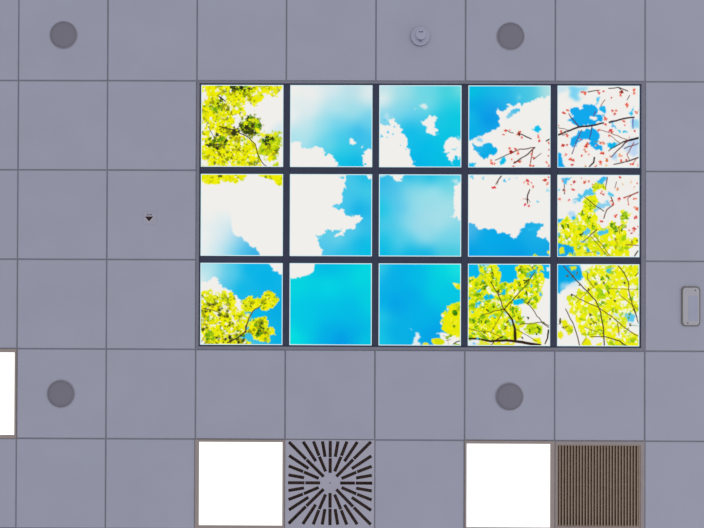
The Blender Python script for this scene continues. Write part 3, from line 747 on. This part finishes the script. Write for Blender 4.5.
def mat(name, col, rough=.6, var=.06, scale=30.0, bump=0.0, bscale=200.0, metal=0.0):
    m = bpy.data.materials.new(name)
    m.use_nodes = True
    nt = m.node_tree
    b = nt.nodes['Principled BSDF']
    tc = nt.nodes.new('ShaderNodeTexCoord')
    n = nt.nodes.new('ShaderNodeTexNoise')
    n.inputs['Scale'].default_value = scale
    n.inputs['Detail'].default_value = 3
    nt.links.new(tc.outputs['Object'], n.inputs['Vector'])
    r = nt.nodes.new('ShaderNodeValToRGB')
    lo = tuple(min(1, v * (1 - var)) for v in col) + (1,)
    hi = tuple(min(1, v * (1 + var)) for v in col) + (1,)
    r.color_ramp.elements[0].color, r.color_ramp.elements[1].color = lo, hi
    r.color_ramp.elements[0].position, r.color_ramp.elements[1].position = .3, .7
    nt.links.new(n.outputs['Fac'], r.inputs['Fac'])
    nt.links.new(r.outputs['Color'], b.inputs['Base Color'])
    b.inputs['Roughness'].default_value = rough
    b.inputs['Metallic'].default_value = metal
    b.inputs['Specular IOR Level'].default_value = .25
    if bump:
        n2 = nt.nodes.new('ShaderNodeTexNoise')
        n2.inputs['Scale'].default_value = bscale
        nt.links.new(tc.outputs['Object'], n2.inputs['Vector'])
        bp = nt.nodes.new('ShaderNodeBump')
        bp.inputs['Strength'].default_value = bump
        bp.inputs['Distance'].default_value = .001
        nt.links.new(n2.outputs['Fac'], bp.inputs['Height'])
        nt.links.new(bp.outputs['Normal'], b.inputs['Normal'])
    return m


def glow(name, col, strength):
    m = bpy.data.materials.new(name)
    m.use_nodes = True
    nt = m.node_tree
    nt.nodes.clear()
    o = nt.nodes.new('ShaderNodeOutputMaterial')
    e = nt.nodes.new('ShaderNodeEmission')
    e.inputs['Color'].default_value = tuple(col) + (1,)
    e.inputs['Strength'].default_value = strength
    nt.links.new(e.outputs[0], o.inputs[0])
    return m


TILE = mat('painted_tile', (.735, .757, .825), .85, .025, 3.0, .25, 260)
TBAR = mat('grid_bar', (.40, .40, .43), .6, .05, 10)
BOARD = mat('backing', (.25, .25, .26), .9)
FLANGE = mat('grey_trim', (.42, .42, .47), .5, .04, 12)
DARKBAR = mat('dark_bar', (.085, .10, .155), .5, .06, 14)
LAMPFR = mat('lamp_frame', (.66, .56, .47), .5, .03, 10)
GRILLFR = mat('tan_frame', (.62, .54, .49), .55, .04, 12)
SLAT = mat('tan_slat', (.60, .48, .34), .6, .06, 20)
PLENUM = mat('dark_duct', (.22, .15, .095), .9)
RDUCT = mat('brown_duct', (.55, .40, .27), .9)
PLATE = mat('plate_white', (.80, .785, .84), .6, .03, 8)
BLADE = mat('blade_brown', (.20, .125, .095), .6, .1, 30)
SPK = mat('speaker_mesh', (.40, .39, .415), .8, .05, 400, .5, 900)
SPKR = mat('speaker_rim', (.52, .50, .54), .6)
WHITE = mat('detector_white', (.76, .77, .86), .5, .02, 10)
MARK = mat('detector_marks', (.22, .22, .30), .6)
SIGNP = mat('sign_plate', (.76, .75, .82), .5, .02, 10)
SIGNW = mat('sign_white', (.88, .85, .86), .5, .02, 10)
SIGND = mat('sign_dark', (.05, .025, .02), .6)
SIGNG = mat('sign_grey', (.30, .29, .34), .6)
EMRIM = mat('beige_rim', (.33, .30, .27), .5)
EMBODY = mat('pale_body', (.84, .82, .79), .4, .02, 10)
EMLENS = mat('blue_lens', (.72, .74, .84), .3, .02, 10)
SCREW = mat('screw', (.30, .27, .25), .4, .05, 50)
LAMP = glow('lamp_glow', (1.0, 1.0, 1.0), 1.4)

pm = bpy.data.materials.new('printed_sky')
pm.use_nodes = True
nt = pm.node_tree
nt.nodes.clear()
o_ = nt.nodes.new('ShaderNodeOutputMaterial')
e_ = nt.nodes.new('ShaderNodeEmission')
a_ = nt.nodes.new('ShaderNodeAttribute')
a_.attribute_name = 'print'
nt.links.new(a_.outputs['Color'], e_.inputs['Color'])
nt.links.new(e_.outputs[0], o_.inputs[0])
EDGE = glow('lit_edge', lin((214, 240, 246)), 1.0)


# ------------------------------------------------------------------ mesh helpers
def obj(name, bm, m, parent=None, smooth=False, loc=None):
    me = bpy.data.meshes.new(name)
    bmesh.ops.recalc_face_normals(bm, faces=bm.faces[:])
    bm.to_mesh(me)
    bm.free()
    me.materials.append(m)
    if smooth:
        for p in me.polygons:
            p.use_smooth = True
    o = bpy.data.objects.new(name, me)
    COL.objects.link(o)
    if parent:
        o.parent = parent
    if loc is not None:
        o.location = loc
    return o


def thing(name, label, cat, loc, group=None):
    o = bpy.data.objects.new(name, None)
    o.empty_display_size = .1
    COL.objects.link(o)
    o.location = loc
    o['label'] = label
    o['category'] = cat
    o['kind'] = 'thing'
    if group:
        o['group'] = group
    return o


def box(bm, x0, x1, y0, y1, z0, z1, ch=0.0, ang=0.0, c=None):
    # z0 is the underside; ch chamfers the underside edges
    if ch:
        rings = [(x0 + ch, x1 - ch, y0 + ch, y1 - ch, z0), (x0, x1, y0, y1, z0 + ch), (x0, x1, y0, y1, z1)]
    else:
        rings = [(x0, x1, y0, y1, z0), (x0, x1, y0, y1, z1)]
    vs = []
    for a, b, c_, d, z in rings:
        pts = [(a, c_), (b, c_), (b, d), (a, d)]
        if ang:
            ox, oy = c
            pts = [(ox + (px - ox) * math.cos(ang) - (py - oy) * math.sin(ang), oy + (px - ox) * math.sin(ang) + (py - oy) * math.cos(ang)) for px, py in pts]
        vs.append([bm.verts.new((px, py, z)) for px, py in pts])
    bm.faces.new(vs[0])
    bm.faces.new(vs[-1])
    for k in range(len(vs) - 1):
        for q in range(4):
            bm.faces.new((vs[k][q], vs[k][(q + 1) % 4], vs[k + 1][(q + 1) % 4], vs[k + 1][q]))


def ring(bm, ox0, ox1, oy0, oy1, ix0, ix1, iy0, iy1, z0, z1, ch=0.0):
    # rectangular frame; underside z0, inner and outer walls up to z1, chamfered underside
    def loop(a, b, c, d, z):
        return [bm.verts.new(p) for p in ((a, c, z), (b, c, z), (b, d, z), (a, d, z))]
    L = [loop(ox0, ox1, oy0, oy1, z1), loop(ox0, ox1, oy0, oy1, z0 + ch)]
    if ch:
        L.append(loop(ox0 + ch, ox1 - ch, oy0 + ch, oy1 - ch, z0))
        L.append(loop(ix0 - ch, ix1 + ch, iy0 - ch, iy1 + ch, z0))
    L += [loop(ix0, ix1, iy0, iy1, z0 + ch), loop(ix0, ix1, iy0, iy1, z1)]
    n = len(L)
    for k in range(n):
        A_, B_ = L[k], L[(k + 1) % n]
        for q in range(4):
            bm.faces.new((A_[q], A_[(q + 1) % 4], B_[(q + 1) % 4], B_[q]))


def lathe(bm, prof, seg=48, c=(0, 0)):
    # prof: (radius, z) from outside in; a radius of 0 closes it
    L = []
    for r, z in prof:
        if r == 0:
            L.append([bm.verts.new((c[0], c[1], z))])
        else:
            L.append([bm.verts.new((c[0] + r * math.cos(2 * math.pi * k / seg), c[1] + r * math.sin(2 * math.pi * k / seg), z)) for k in range(seg)])
    for A_, B_ in zip(L, L[1:]):
        for k in range(seg):
            if len(B_) == 1:
                bm.faces.new((A_[k], A_[(k + 1) % seg], B_[0]))
            elif len(A_) == 1:
                bm.faces.new((A_[0], B_[(k + 1) % seg], B_[k]))
            else:
                bm.faces.new((A_[k], A_[(k + 1) % seg], B_[(k + 1) % seg], B_[k]))


def prism(bm, pts, z0, z1, ch=0.0):
    n = len(pts)
    cx = sum(p[0] for p in pts) / n
    cy = sum(p[1] for p in pts) / n
    L = []
    if ch:
        L.append([bm.verts.new((p[0] + (cx - p[0]) / max(1e-6, math.hypot(cx - p[0], cy - p[1])) * ch, p[1] + (cy - p[1]) / max(1e-6, math.hypot(cx - p[0], cy - p[1])) * ch, z0)) for p in pts])
    L.append([bm.verts.new((p[0], p[1], z0 + ch)) for p in pts])
    L.append([bm.verts.new((p[0], p[1], z1)) for p in pts])
    bm.faces.new(L[0])
    bm.faces.new(L[-1])
    for A_, B_ in zip(L, L[1:]):
        for k in range(n):
            bm.faces.new((A_[k], A_[(k + 1) % n], B_[(k + 1) % n], B_[k]))


# ------------------------------------------------------------------ the suspended ceiling
I0, I1, J0, J1 = -5, 13, -4, 11
FIT = {(2, 5), (5, 5), (-1, 4), (3, 5), (6, 5)}
SKY = {(i, j) for i in range(2, 7) for j in range(1, 4)}
GAP = .0052
bm = bmesh.new()
for i in range(I0, I1):
    for j in range(J0, J1):
        if (i, j) in FIT or (i, j) in SKY:
            continue
        h = .0005 * (((i * 7 + j * 13) % 5) - 2)
        box(bm, gx(i) + GAP, gx(i + 1) - GAP, gy(j) + GAP, gy(j + 1) - GAP, H + h, H + .018, .0022)
ceiling = obj('ceiling', bm, TILE)
ceiling['kind'] = 'structure'
bm = bmesh.new()
for i in range(I0, I1 + 1):
    skip = 2 < i < 7
    x = gx(i)
    for j in range(J0, J1):
        if skip and 1 <= j < 4:
            continue
        box(bm, x - .012, x + .012, gy(j), gy(j + 1), H + .0047, H + .0057)
for j in range(J0, J1 + 1):
    y = gy(j)
    for i in range(I0, I1):
        if 1 < j < 4 and 2 <= i < 7:
            continue
        box(bm, gx(i), gx(i + 1), y - .012, y + .012, H + .0045, H + .0055)
g = obj('ceiling_grid', bm, TBAR, ceiling)
g['kind'] = 'structure'

# ------------------------------------------------------------------ the luminous skylight: a grid and fifteen picture panels
PX0, PY0, PW, PH, SX, SY = 200.7, 85.3, 82.3, 82.1, 89.1, 89.1
ZP = .006                                 # the pictures lie a little above the bars
X0, X1, Y0, Y1 = gx(2) + .002, gx(7) - .002, gy(1) + .002, gy(4) - .002


def prect(r, c, dz=ZP):
    a0, b0 = at(PX0 + SX * c, PY0 + SY * 1 + PH / 2, dz), at(PX0 + SX * c + PW, PY0 + SY * 1 + PH / 2, dz)
    a1, b1 = at(PX0 + SX * 2 + PW / 2, PY0 + SY * r, dz), at(PX0 + SX * 2 + PW / 2, PY0 + SY * r + PH, dz)
    return a0.x, b0.x, a1.y, b1.y


sk = thing('skylight_grid', 'large dark grid frame with a grey rim holding fifteen glowing sky pictures', 'skylight frame', (0, 0, H))
ax0, _, ay0, _ = prect(0, 0)
_, ax1, _, ay1 = prect(2, 4)
bm = bmesh.new()
LIP = .0095
ring(bm, X0, X1, Y0, Y1, ax0 - LIP, ax1 + LIP, ay0 - LIP, ay1 + LIP, -.003, .02, .0015)
f = obj('outer_rim', bm, FLANGE, sk)
f['label'] = 'grey outer rim'
bm = bmesh.new()
ring(bm, ax0 - LIP, ax1 + LIP, ay0 - LIP, ay1 + LIP, ax0, ax1, ay0, ay1, .002, .02, .001)
obj('inner_lip', bm, DARKBAR, sk)
for c in range(4):
    _, xa, _, _ = prect(0, c)
    xb, _, _, _ = prect(0, c + 1)
    bm = bmesh.new()
    box(bm, xa, xb, ay0, ay1, .0, .02, .002)
    obj('long_bar', bm, DARKBAR, sk)
for r in range(2):
    _, _, _, ya = prect(r, 0)
    _, _, yb, _ = prect(r + 1, 0)
    for c in range(5):
        xa, xb, _, _ = prect(r, c)
        bm = bmesh.new()
        box(bm, xa, xb, ya, yb, .0, .02, .002)
        obj('cross_bar', bm, DARKBAR, sk)

LABELS = [
    ['sky panel crowded with yellow green maple leaves, in the top corner beside white cloud',
     'pale sky panel fading from white to light blue with cloud along its lower edge',
     'bright blue sky panel with several scattered small white clouds',
     'sky panel half deep blue, half white cloud with a few pink blossom twigs',
     'sky panel full of pink cherry blossom on dark branches over blue sky'],
    ['mostly white cloud panel with a strip of yellow leaves along its top',
     'sky panel with white cloud at left and jagged blue sky at right',
     'pale turquoise hazy sky panel in the centre of the skylight',
     'sky panel with white cloud above and solid blue below, two small blossom twigs',
     'sky panel with cherry blossom above and yellow green leaves below'],
    ['sky panel with yellow maple branch at lower left against blue sky',
     'plain turquoise sky panel with one small cloud in its top corner',
     'plain blue sky panel with yellow leaves in its lower corner',
     'sky panel with a forked dark branch and round lime leaves over blue and white',
     'sky panel of dense yellow leaves on thin branches with blue top corner']]
ORIGX = [200, 289, 378, 467, 556]
ORIGY = [84, 174, 263]
NV = 170
for r in range(3):
    for c in range(5):
        x0, x1, y0, y1 = prect(r, c)
        mx, my = (x0 + x1) / 2, (y0 + y1) / 2
        t = thing('sky_panel', LABELS[r][c], 'light panel', (mx, my, H + ZP), 'glowing sky picture panels of the skylight')
        img = np.clip(PICTURES[r][c](), 0, 255) / 255.0
        img = np.where(img <= .04045, img / 12.92, ((img + .055) / 1.055) ** 2.4)
        # area average of the print at each grid point
        ux = (PX0 + SX * c - ORIGX[c] + PW * np.arange(NV) / (NV - 1)) * N / 84.0
        uy = (PY0 + SY * r - ORIGY[r] + PH * np.arange(NV) / (NV - 1)) * N / 84.0
        acc = np.zeros((NV, NV, 3))
        for dy in (-1, 0, 1):
            for dx in (-1, 0, 1):
                ix = np.clip((ux + dx).astype(int), 0, N - 1)
                iy = np.clip((uy + dy).astype(int), 0, N - 1)
                acc += img[iy][:, ix]
        acc /= 9
        gxs, gys = np.meshgrid(np.linspace(x0 - mx + .0008, x1 - mx - .0008, NV), np.linspace(y0 - my + .0008, y1 - my - .0008, NV))
        co = np.stack([gxs, gys, np.zeros_like(gxs)], -1).reshape(-1, 3).astype(np.float32)
        idx = np.arange(NV * NV).reshape(NV, NV)
        q = np.stack([idx[:-1, :-1], idx[1:, :-1], idx[1:, 1:], idx[:-1, 1:]], -1).reshape(-1, 4)
        me = bpy.data.meshes.new('picture')
        me.vertices.add(NV * NV)
        me.vertices.foreach_set('co', co.ravel())
        me.loops.add(q.size)
        me.loops.foreach_set('vertex_index', q.ravel().astype(np.int32))
        me.polygons.add(len(q))
        me.polygons.foreach_set('loop_start', np.arange(0, q.size, 4, dtype=np.int32))
        me.update(calc_edges=True)
        at_ = me.color_attributes.new('print', 'FLOAT_COLOR', 'POINT')
        at_.data.foreach_set('color', np.concatenate([acc.reshape(-1, 3), np.ones((NV * NV, 1))], 1).astype(np.float32).ravel())
        me.materials.append(pm)
        p = bpy.data.objects.new('picture', me)
        COL.objects.link(p)
        p.parent = t
        bm = bmesh.new()
        w, h = (x1 - x0) / 2 - .0004, (y1 - y0) / 2 - .0004
        e = .0048
        ring(bm, -w, w, -h, h, -w + e, w - e, -h + e, h - e, -.0012, .004, .0004)
        k = obj('lit_edge', bm, EDGE, t)
        k['label'] = 'bright lit edge'
        bm = bmesh.new()
        box(bm, -w + .0005, w - .0005, -h + .0005, h - .0005, .004, .05)
        obj('light_box', bm, BOARD, t)


# ------------------------------------------------------------------ square lamps
def lamp(cell, rect, label):
    i, j = cell
    cx, cy = gx(i) + .3, gy(j) + .3
    t = thing('square_ceiling_lamp', label, 'ceiling lamp', (cx, cy, H), 'square white ceiling lamps')
    a, b = at(rect[0], rect[1]), at(rect[2], rect[3])
    bm = bmesh.new()
    ring(bm, -.2985, .2985, -.2985, .2985, a.x - cx, b.x - cx, a.y - cy, b.y - cy, -.006, .02, .0008)
    o = obj('frame', bm, LAMPFR, t)
    o['label'] = 'beige metal frame'
    bm = bmesh.new()
    box(bm, a.x - cx + .0003, b.x - cx - .0003, a.y - cy + .0003, b.y - cy - .0003, -.003, .012)
    o = obj('diffuser', bm, LAMP, t)
    o['label'] = 'glowing white diffuser'
    bm = bmesh.new()
    box(bm, -.29, .29, -.29, .29, .021, .07)
    obj('housing', bm, BOARD, t)


lamp((2, 5), (199.4, 441.6, 282.2, 525.2), 'glowing white square lamp beside the radial slotted vent')
lamp((5, 5), (466.6, 443.4, 549.8, 527.2), 'glowing white square lamp beside the brown louvred grille')
lamp((-1, 4), (-67.6, 352.0, 14.6, 434.6), 'glowing white square lamp cut off at the left edge of the photo')


# ------------------------------------------------------------------ radial slot vent
def radial_vent():
    cx, cy = gx(3) + .3, gy(5) + .3
    t = thing('radial_vent', 'square pale vent with a sunburst of dark radial slots', 'air vent', (cx, cy, H))
    o0 = at(330.1, 483.0)
    s = (at(331.1, 483.0) - o0).x
    U = [((0, -10.0), (0, -24.8)), ((0, -25.6), (0, -42.2)), ((-7.8, -41.7), (-5.1, -26)), ((-16.8, -41.6), (-11.15, -27.0)), ((-10.85, -26.3), (-4.5, -11.4)),
         ((-27.2, -41.2), (-14.3, -21.6)), ((-40.8, -41.4), (-23.65, -24.2)), ((-23.1, -23.6), (-6.2, -6.4))]
    segs = set()
    for (a, b) in U:
        for k in range(4):
            for mir in (1, -1):
                def tr(p):
                    x, y = p[0] * mir, p[1]
                    for _ in range(k):
                        x, y = -y, x
                    return (round(x, 3) + 0.0, round(y, 3) + 0.0)
                segs.add((tr(a), tr(b)))
    # the diagonal and axis slots mirror onto themselves; near-duplicates are dropped
    uniq = []
    for a, b in sorted(segs):
        m = ((a[0] + b[0]) / 2, (a[1] + b[1]) / 2)
        if all(math.hypot(m[0] - n[2][0], m[1] - n[2][1]) > 1.5 for n in uniq):
            uniq.append((a, b, m))
    w = 1.62
    bm = bmesh.new()
    edges = []
    P = .2975
    outer = [bm.verts.new(p + (0,)) for p in ((-P, -P), (P, -P), (P, P), (-P, P))]
    edges += [bm.edges.new((outer[k], outer[(k + 1) % 4])) for k in range(4)]
    quads = []
    for a, b, m in uniq:
        dx, dy = b[0] - a[0], b[1] - a[1]
        L = math.hypot(dx, dy)
        nx, ny = -dy / L * w, dx / L * w
        q = [((p[0] + sg * nx) * s + o0.x - cx, (p[1] + sg * ny) * s + o0.y - cy) for p, sg in ((a, 1), (b, 1), (b, -1), (a, -1))]
        quads.append((q, L * s, math.atan2(dy, dx)))
        v = [bm.verts.new(p + (0,)) for p in q]
        edges += [bm.edges.new((v[k], v[(k + 1) % 4])) for k in range(4)]
    bmesh.ops.triangle_fill(bm, use_beauty=True, use_dissolve=False, edges=edges)
    ext = bmesh.ops.extrude_face_region(bm, geom=bm.faces[:])
    bmesh.ops.translate(bm, verts=[v for v in ext['geom'] if isinstance(v, bmesh.types.BMVert)], vec=(0, 0, .004))
    obj('face_plate', bm, PLATE, t)
    for q, L, ang in quads:
        mx, my = sum(p[0] for p in q) / 4, sum(p[1] for p in q) / 4
        bm = bmesh.new()
        hw = w * s
        # a curved blade leaning across its slot
        vs = []
        for k in range(5):
            u = -1 + k / 2
            vs.append([bm.verts.new((mx + math.cos(ang) * e * L * .5 - math.sin(ang) * u * hw * .9, my + math.sin(ang) * e * L * .5 + math.cos(ang) * u * hw * .9,
                                     .0052 + .004 * (u + 1) + .002 * (1 - u * u))) for e in (-1, 1)])
        fs = [bm.faces.new((vs[k][0], vs[k][1], vs[k + 1][1], vs[k + 1][0])) for k in range(4)]
        bmesh.ops.solidify(bm, geom=fs, thickness=.0015)
        obj('blade', bm, BLADE, t)
    bm = bmesh.new()
    ring(bm, -.2975, .2975, -.2975, .2975, -.29, .29, -.29, .29, .004, .08)
    box(bm, -.2975, .2975, -.2975, .2975, .08, .085)
    o = obj('duct_box', bm, PLENUM, t)
    bm = bmesh.new()
    lathe(bm, [(.005, 0), (.0045, -.002), (.0015, -.0026), (0, -.0026)], 16, (o0.x - cx, o0.y - cy))
    obj('centre_screw', bm, SCREW, t)


radial_vent()


# ------------------------------------------------------------------ return air grille
def grille():
    cx, cy = gx(6) + .3, gy(5) + .3
    t = thing('louvred_grille', 'square brown air grille with thin parallel slats', 'air grille', (cx, cy, H))
    a, b = at(558.2, 445.6), at(639.0, 526.2)
    ix0, ix1, iy0, iy1 = a.x - cx, b.x - cx, a.y - cy, b.y - cy
    bm = bmesh.new()
    ring(bm, -.297, .297, -.297, .297, ix0 - .008, ix1 + .010, iy0 - .006, iy1 + .006, -.004, .03, .002)
    o = obj('frame', bm, GRILLFR, t)
    bm = bmesh.new()
    ring(bm, ix0 - .008, ix1 + .010, iy0 - .006, iy1 + .006, ix0, ix1, iy0, iy1, .0, .03, .001)
    obj('inner_frame', bm, SLAT, t)
    bm = bmesh.new()
    n = 27
    pitch = (ix1 - ix0) / n
    for k in range(n):
        x = ix0 + pitch * (k + .62)
        tk, dp, ln = .0042, .019, .0075            # thickness, depth and lean of a slat
        q = [(x - tk - ln * .0, .002), (x + tk, .002), (x + tk + ln, .002 + dp), (x - tk + ln, .002 + dp)]
        lo = [bm.verts.new((p[0], iy0, p[1])) for p in q]
        hi = [bm.verts.new((p[0], iy1, p[1])) for p in q]
        bm.faces.new(lo)
        bm.faces.new(hi[::-1])
        for e in range(4):
            bm.faces.new((lo[e], lo[(e + 1) % 4], hi[(e + 1) % 4], hi[e]))
    obj('louvre_slats', bm, SLAT, t)
    bm = bmesh.new()
    y = at(599, 485.8).y - cy
    box(bm, ix0, ix1, y - .002, y + .002, .022, .028)
    obj('cross_bar', bm, SLAT, t)
    bm = bmesh.new()
    ring(bm, ix0 - .01, ix1 + .01, iy0 - .01, iy1 + .01, ix0 - .004, ix1 + .004, iy0 - .004, iy1 + .004, .03, .055)
    box(bm, ix0 - .01, ix1 + .01, iy0 - .01, iy1 + .01, .055, .06)
    obj('duct_box', bm, RDUCT, t)


grille()

# ------------------------------------------------------------------ round speakers
for px, py, lab in ((63.7, 35.2, 'round grey flush speaker in the top left corner of the photo'),
                    (510.4, 36.4, 'round grey flush speaker above the skylight, beside the smoke detector'),
                    (61.0, 393.7, 'round grey flush speaker beside the square lamp cut off by the photo edge'),
                    (509.3, 396.5, 'round grey flush speaker between the skylight and a glowing square lamp')):
    p = at(px, py)
    t = thing('ceiling_speaker', lab, 'speaker', (p.x, p.y, H), 'round grey ceiling speakers')
    bm = bmesh.new()
    lathe(bm, [(.0945, .001), (.0945, -.003), (.092, -.0045), (.088, -.0045), (.088, -.002)], 64)
    obj('rim', bm, SPKR, t)
    bm = bmesh.new()
    lathe(bm, [(.0885, -.002), (.0885, -.0035), (.06, -.0052), (.03, -.006), (0, -.0062)], 64)
    obj('grille', bm, SPK, t, True)

# ------------------------------------------------------------------ smoke detector
p = at(420.3, 36.2, -.012)
t = thing('smoke_detector', 'small white round smoke detector on a tile above the skylight', 'smoke detector', (p.x, p.y, H))
bm = bmesh.new()
lathe(bm, [(.058, .0), (.062, -.004), (.062, -.014), (.058, -.019), (.036, -.022), (.0, -.022)], 56)
obj('base', bm, WHITE, t)
bm = bmesh.new()
lathe(bm, [(.0622, -.0005), (.0632, -.002), (.0632, -.008), (.0622, -.0095)], 56)
obj('base_shade_ring', bm, SIGNG, t)  # grey ring gives the side of the base its dark arc of shade
bm = bmesh.new()
lathe(bm, [(.031, -.0215), (.031, -.035)], 48)
obj('neck_shade_band', bm, SIGNG, t)  # neck coloured grey to stand in for shade at the head's edge
bm = bmesh.new()
lathe(bm, [(.029, -.034), (.032, -.0345), (.034, -.037), (.034, -.044), (.030, -.049), (.02, -.051), (0, -.0515)], 48)
obj('sensor_head', bm, WHITE, t)
for k in (-1, 0, 1):
    bm = bmesh.new()
    box(bm, k * .0095 - .0036, k * .0095 + .0036, -.0145 - .003 * abs(k), -.0085, -.0522, -.0505)
    obj('vent_slot', bm, MARK, t)
bm = bmesh.new()
box(bm, -.0022, .0022, .022, .042, -.040, -.021)
obj('clip', bm, MARK, t)

# ------------------------------------------------------------------ little direction sign
p0 = at(150.1, 218.0)
s = (at(151.1, 218.0) - p0).x
t = thing('arrow_sign', 'tiny white square sign with a dark downward arrow', 'sign', (p0.x, p0.y, H))
bm = bmesh.new()
box(bm, -6.3 * s, 6.3 * s, -5.9 * s, 5.9 * s, -.005, .001, .0012)
obj('plate', bm, SIGNP, t)


def tri(bm, pts, z0, z1):
    prism(bm, [(x * s, y * s) for x, y in pts], z0, z1)


bm = bmesh.new()
tri(bm, [(-5.6, -2.0), (4.2, -2.0), (4.3, -1.2), (.1, 4.9), (-1.5, 4.9), (-5.7, -1.2)], -.0054, -.0048)
obj('arrow_border', bm, SIGNW, t)
bm = bmesh.new()
tri(bm, [(-4.9, -1.4), (3.5, -1.4), (-.7, 3.5)], -.0058, -.0052)
obj('arrow', bm, SIGND, t)
for x0, x1, y0, y1 in ((-3.0, -1.2, -3.9, -2.5), (-.6, .5, -3.6, -2.5), (.7, 2.0, -4.1, -2.5)):
    bm = bmesh.new()
    box(bm, x0 * s, x1 * s, y0 * s, y1 * s, -.0054, -.0048)
    obj('symbol', bm, SIGNG, t)

# ------------------------------------------------------------------ oblong emergency lamp
p0 = at(690.4, 306.3)
s = (at(691.4, 306.3) - p0).x
t = thing('emergency_lamp', 'small oblong pale fitting with rounded corners, unlit, near the right edge', 'emergency light', (p0.x, p0.y, H))


def rrect(hx, hy, r, bow=0.0, n=7):
    pts = []
    for sx, sy, a0 in ((1, 1, 0), (-1, 1, 90), (-1, -1, 180), (1, -1, 270)):
        for k in range(n):
            a = math.radians(a0 + 90 * k / (n - 1))
            x, y = sx * (hx - r) + r * math.cos(a), sy * (hy - r) + r * math.sin(a)
            pts.append((x * s, (y + sy * bow * (1 - (x / hx) ** 2)) * s))
    return pts


bm = bmesh.new()
prism(bm, rrect(9.3, 19.3, 3.2, 1.2), -.007, .001, .001)
obj('rim', bm, EMRIM, t)
bm = bmesh.new()
prism(bm, rrect(8.1, 18.1, 2.6, 1.1), -.0085, -.006, .001)
obj('cover', bm, EMBODY, t)
bm = bmesh.new()
prism(bm, [(x + 2.1 * s, y + 2.0 * s) for x, y in rrect(4.8, 12.8, .8)], -.0095, -.008, .0006)
obj('lens', bm, EMLENS, t)
for x, y in ((4.1, -16.1), (-3.4, 16.6)):
    bm = bmesh.new()
    lathe(bm, [(.0055, -.008), (.005, -.0096), (.002, -.010), (0, -.010)], 16, (x * s, y * s))
    obj('screw', bm, SCREW, t)

# ------------------------------------------------------------------ even ambient light from below and an added side fill
w = bpy.data.worlds.new('world')
scene.world = w
w.use_nodes = True
w.node_tree.nodes['Background'].inputs['Color'].default_value = (.372, .374, .442, 1)
w.node_tree.nodes['Background'].inputs['Strength'].default_value = 1.0

# unseen soft fill, added to brighten the ceiling towards the right
wl = bpy.data.lights.new('side_fill_light', 'AREA')
wl.shape = 'RECTANGLE'
wl.size, wl.size_y = 3.6, 2.0
wl.energy = 26
wl.color = (1.0, .985, .96)
wo = bpy.data.objects.new('side_fill_light', wl)
COL.objects.link(wo)
wo.location = (7.2, .8, H - 2.4)
wo.rotation_euler = (math.radians(90), 0, math.radians(90))

vs = scene.view_settings
vs.view_transform = 'Standard'
vs.look = 'None'
vs.exposure = 0
vs.gamma = 1
vs.use_curve_mapping = False
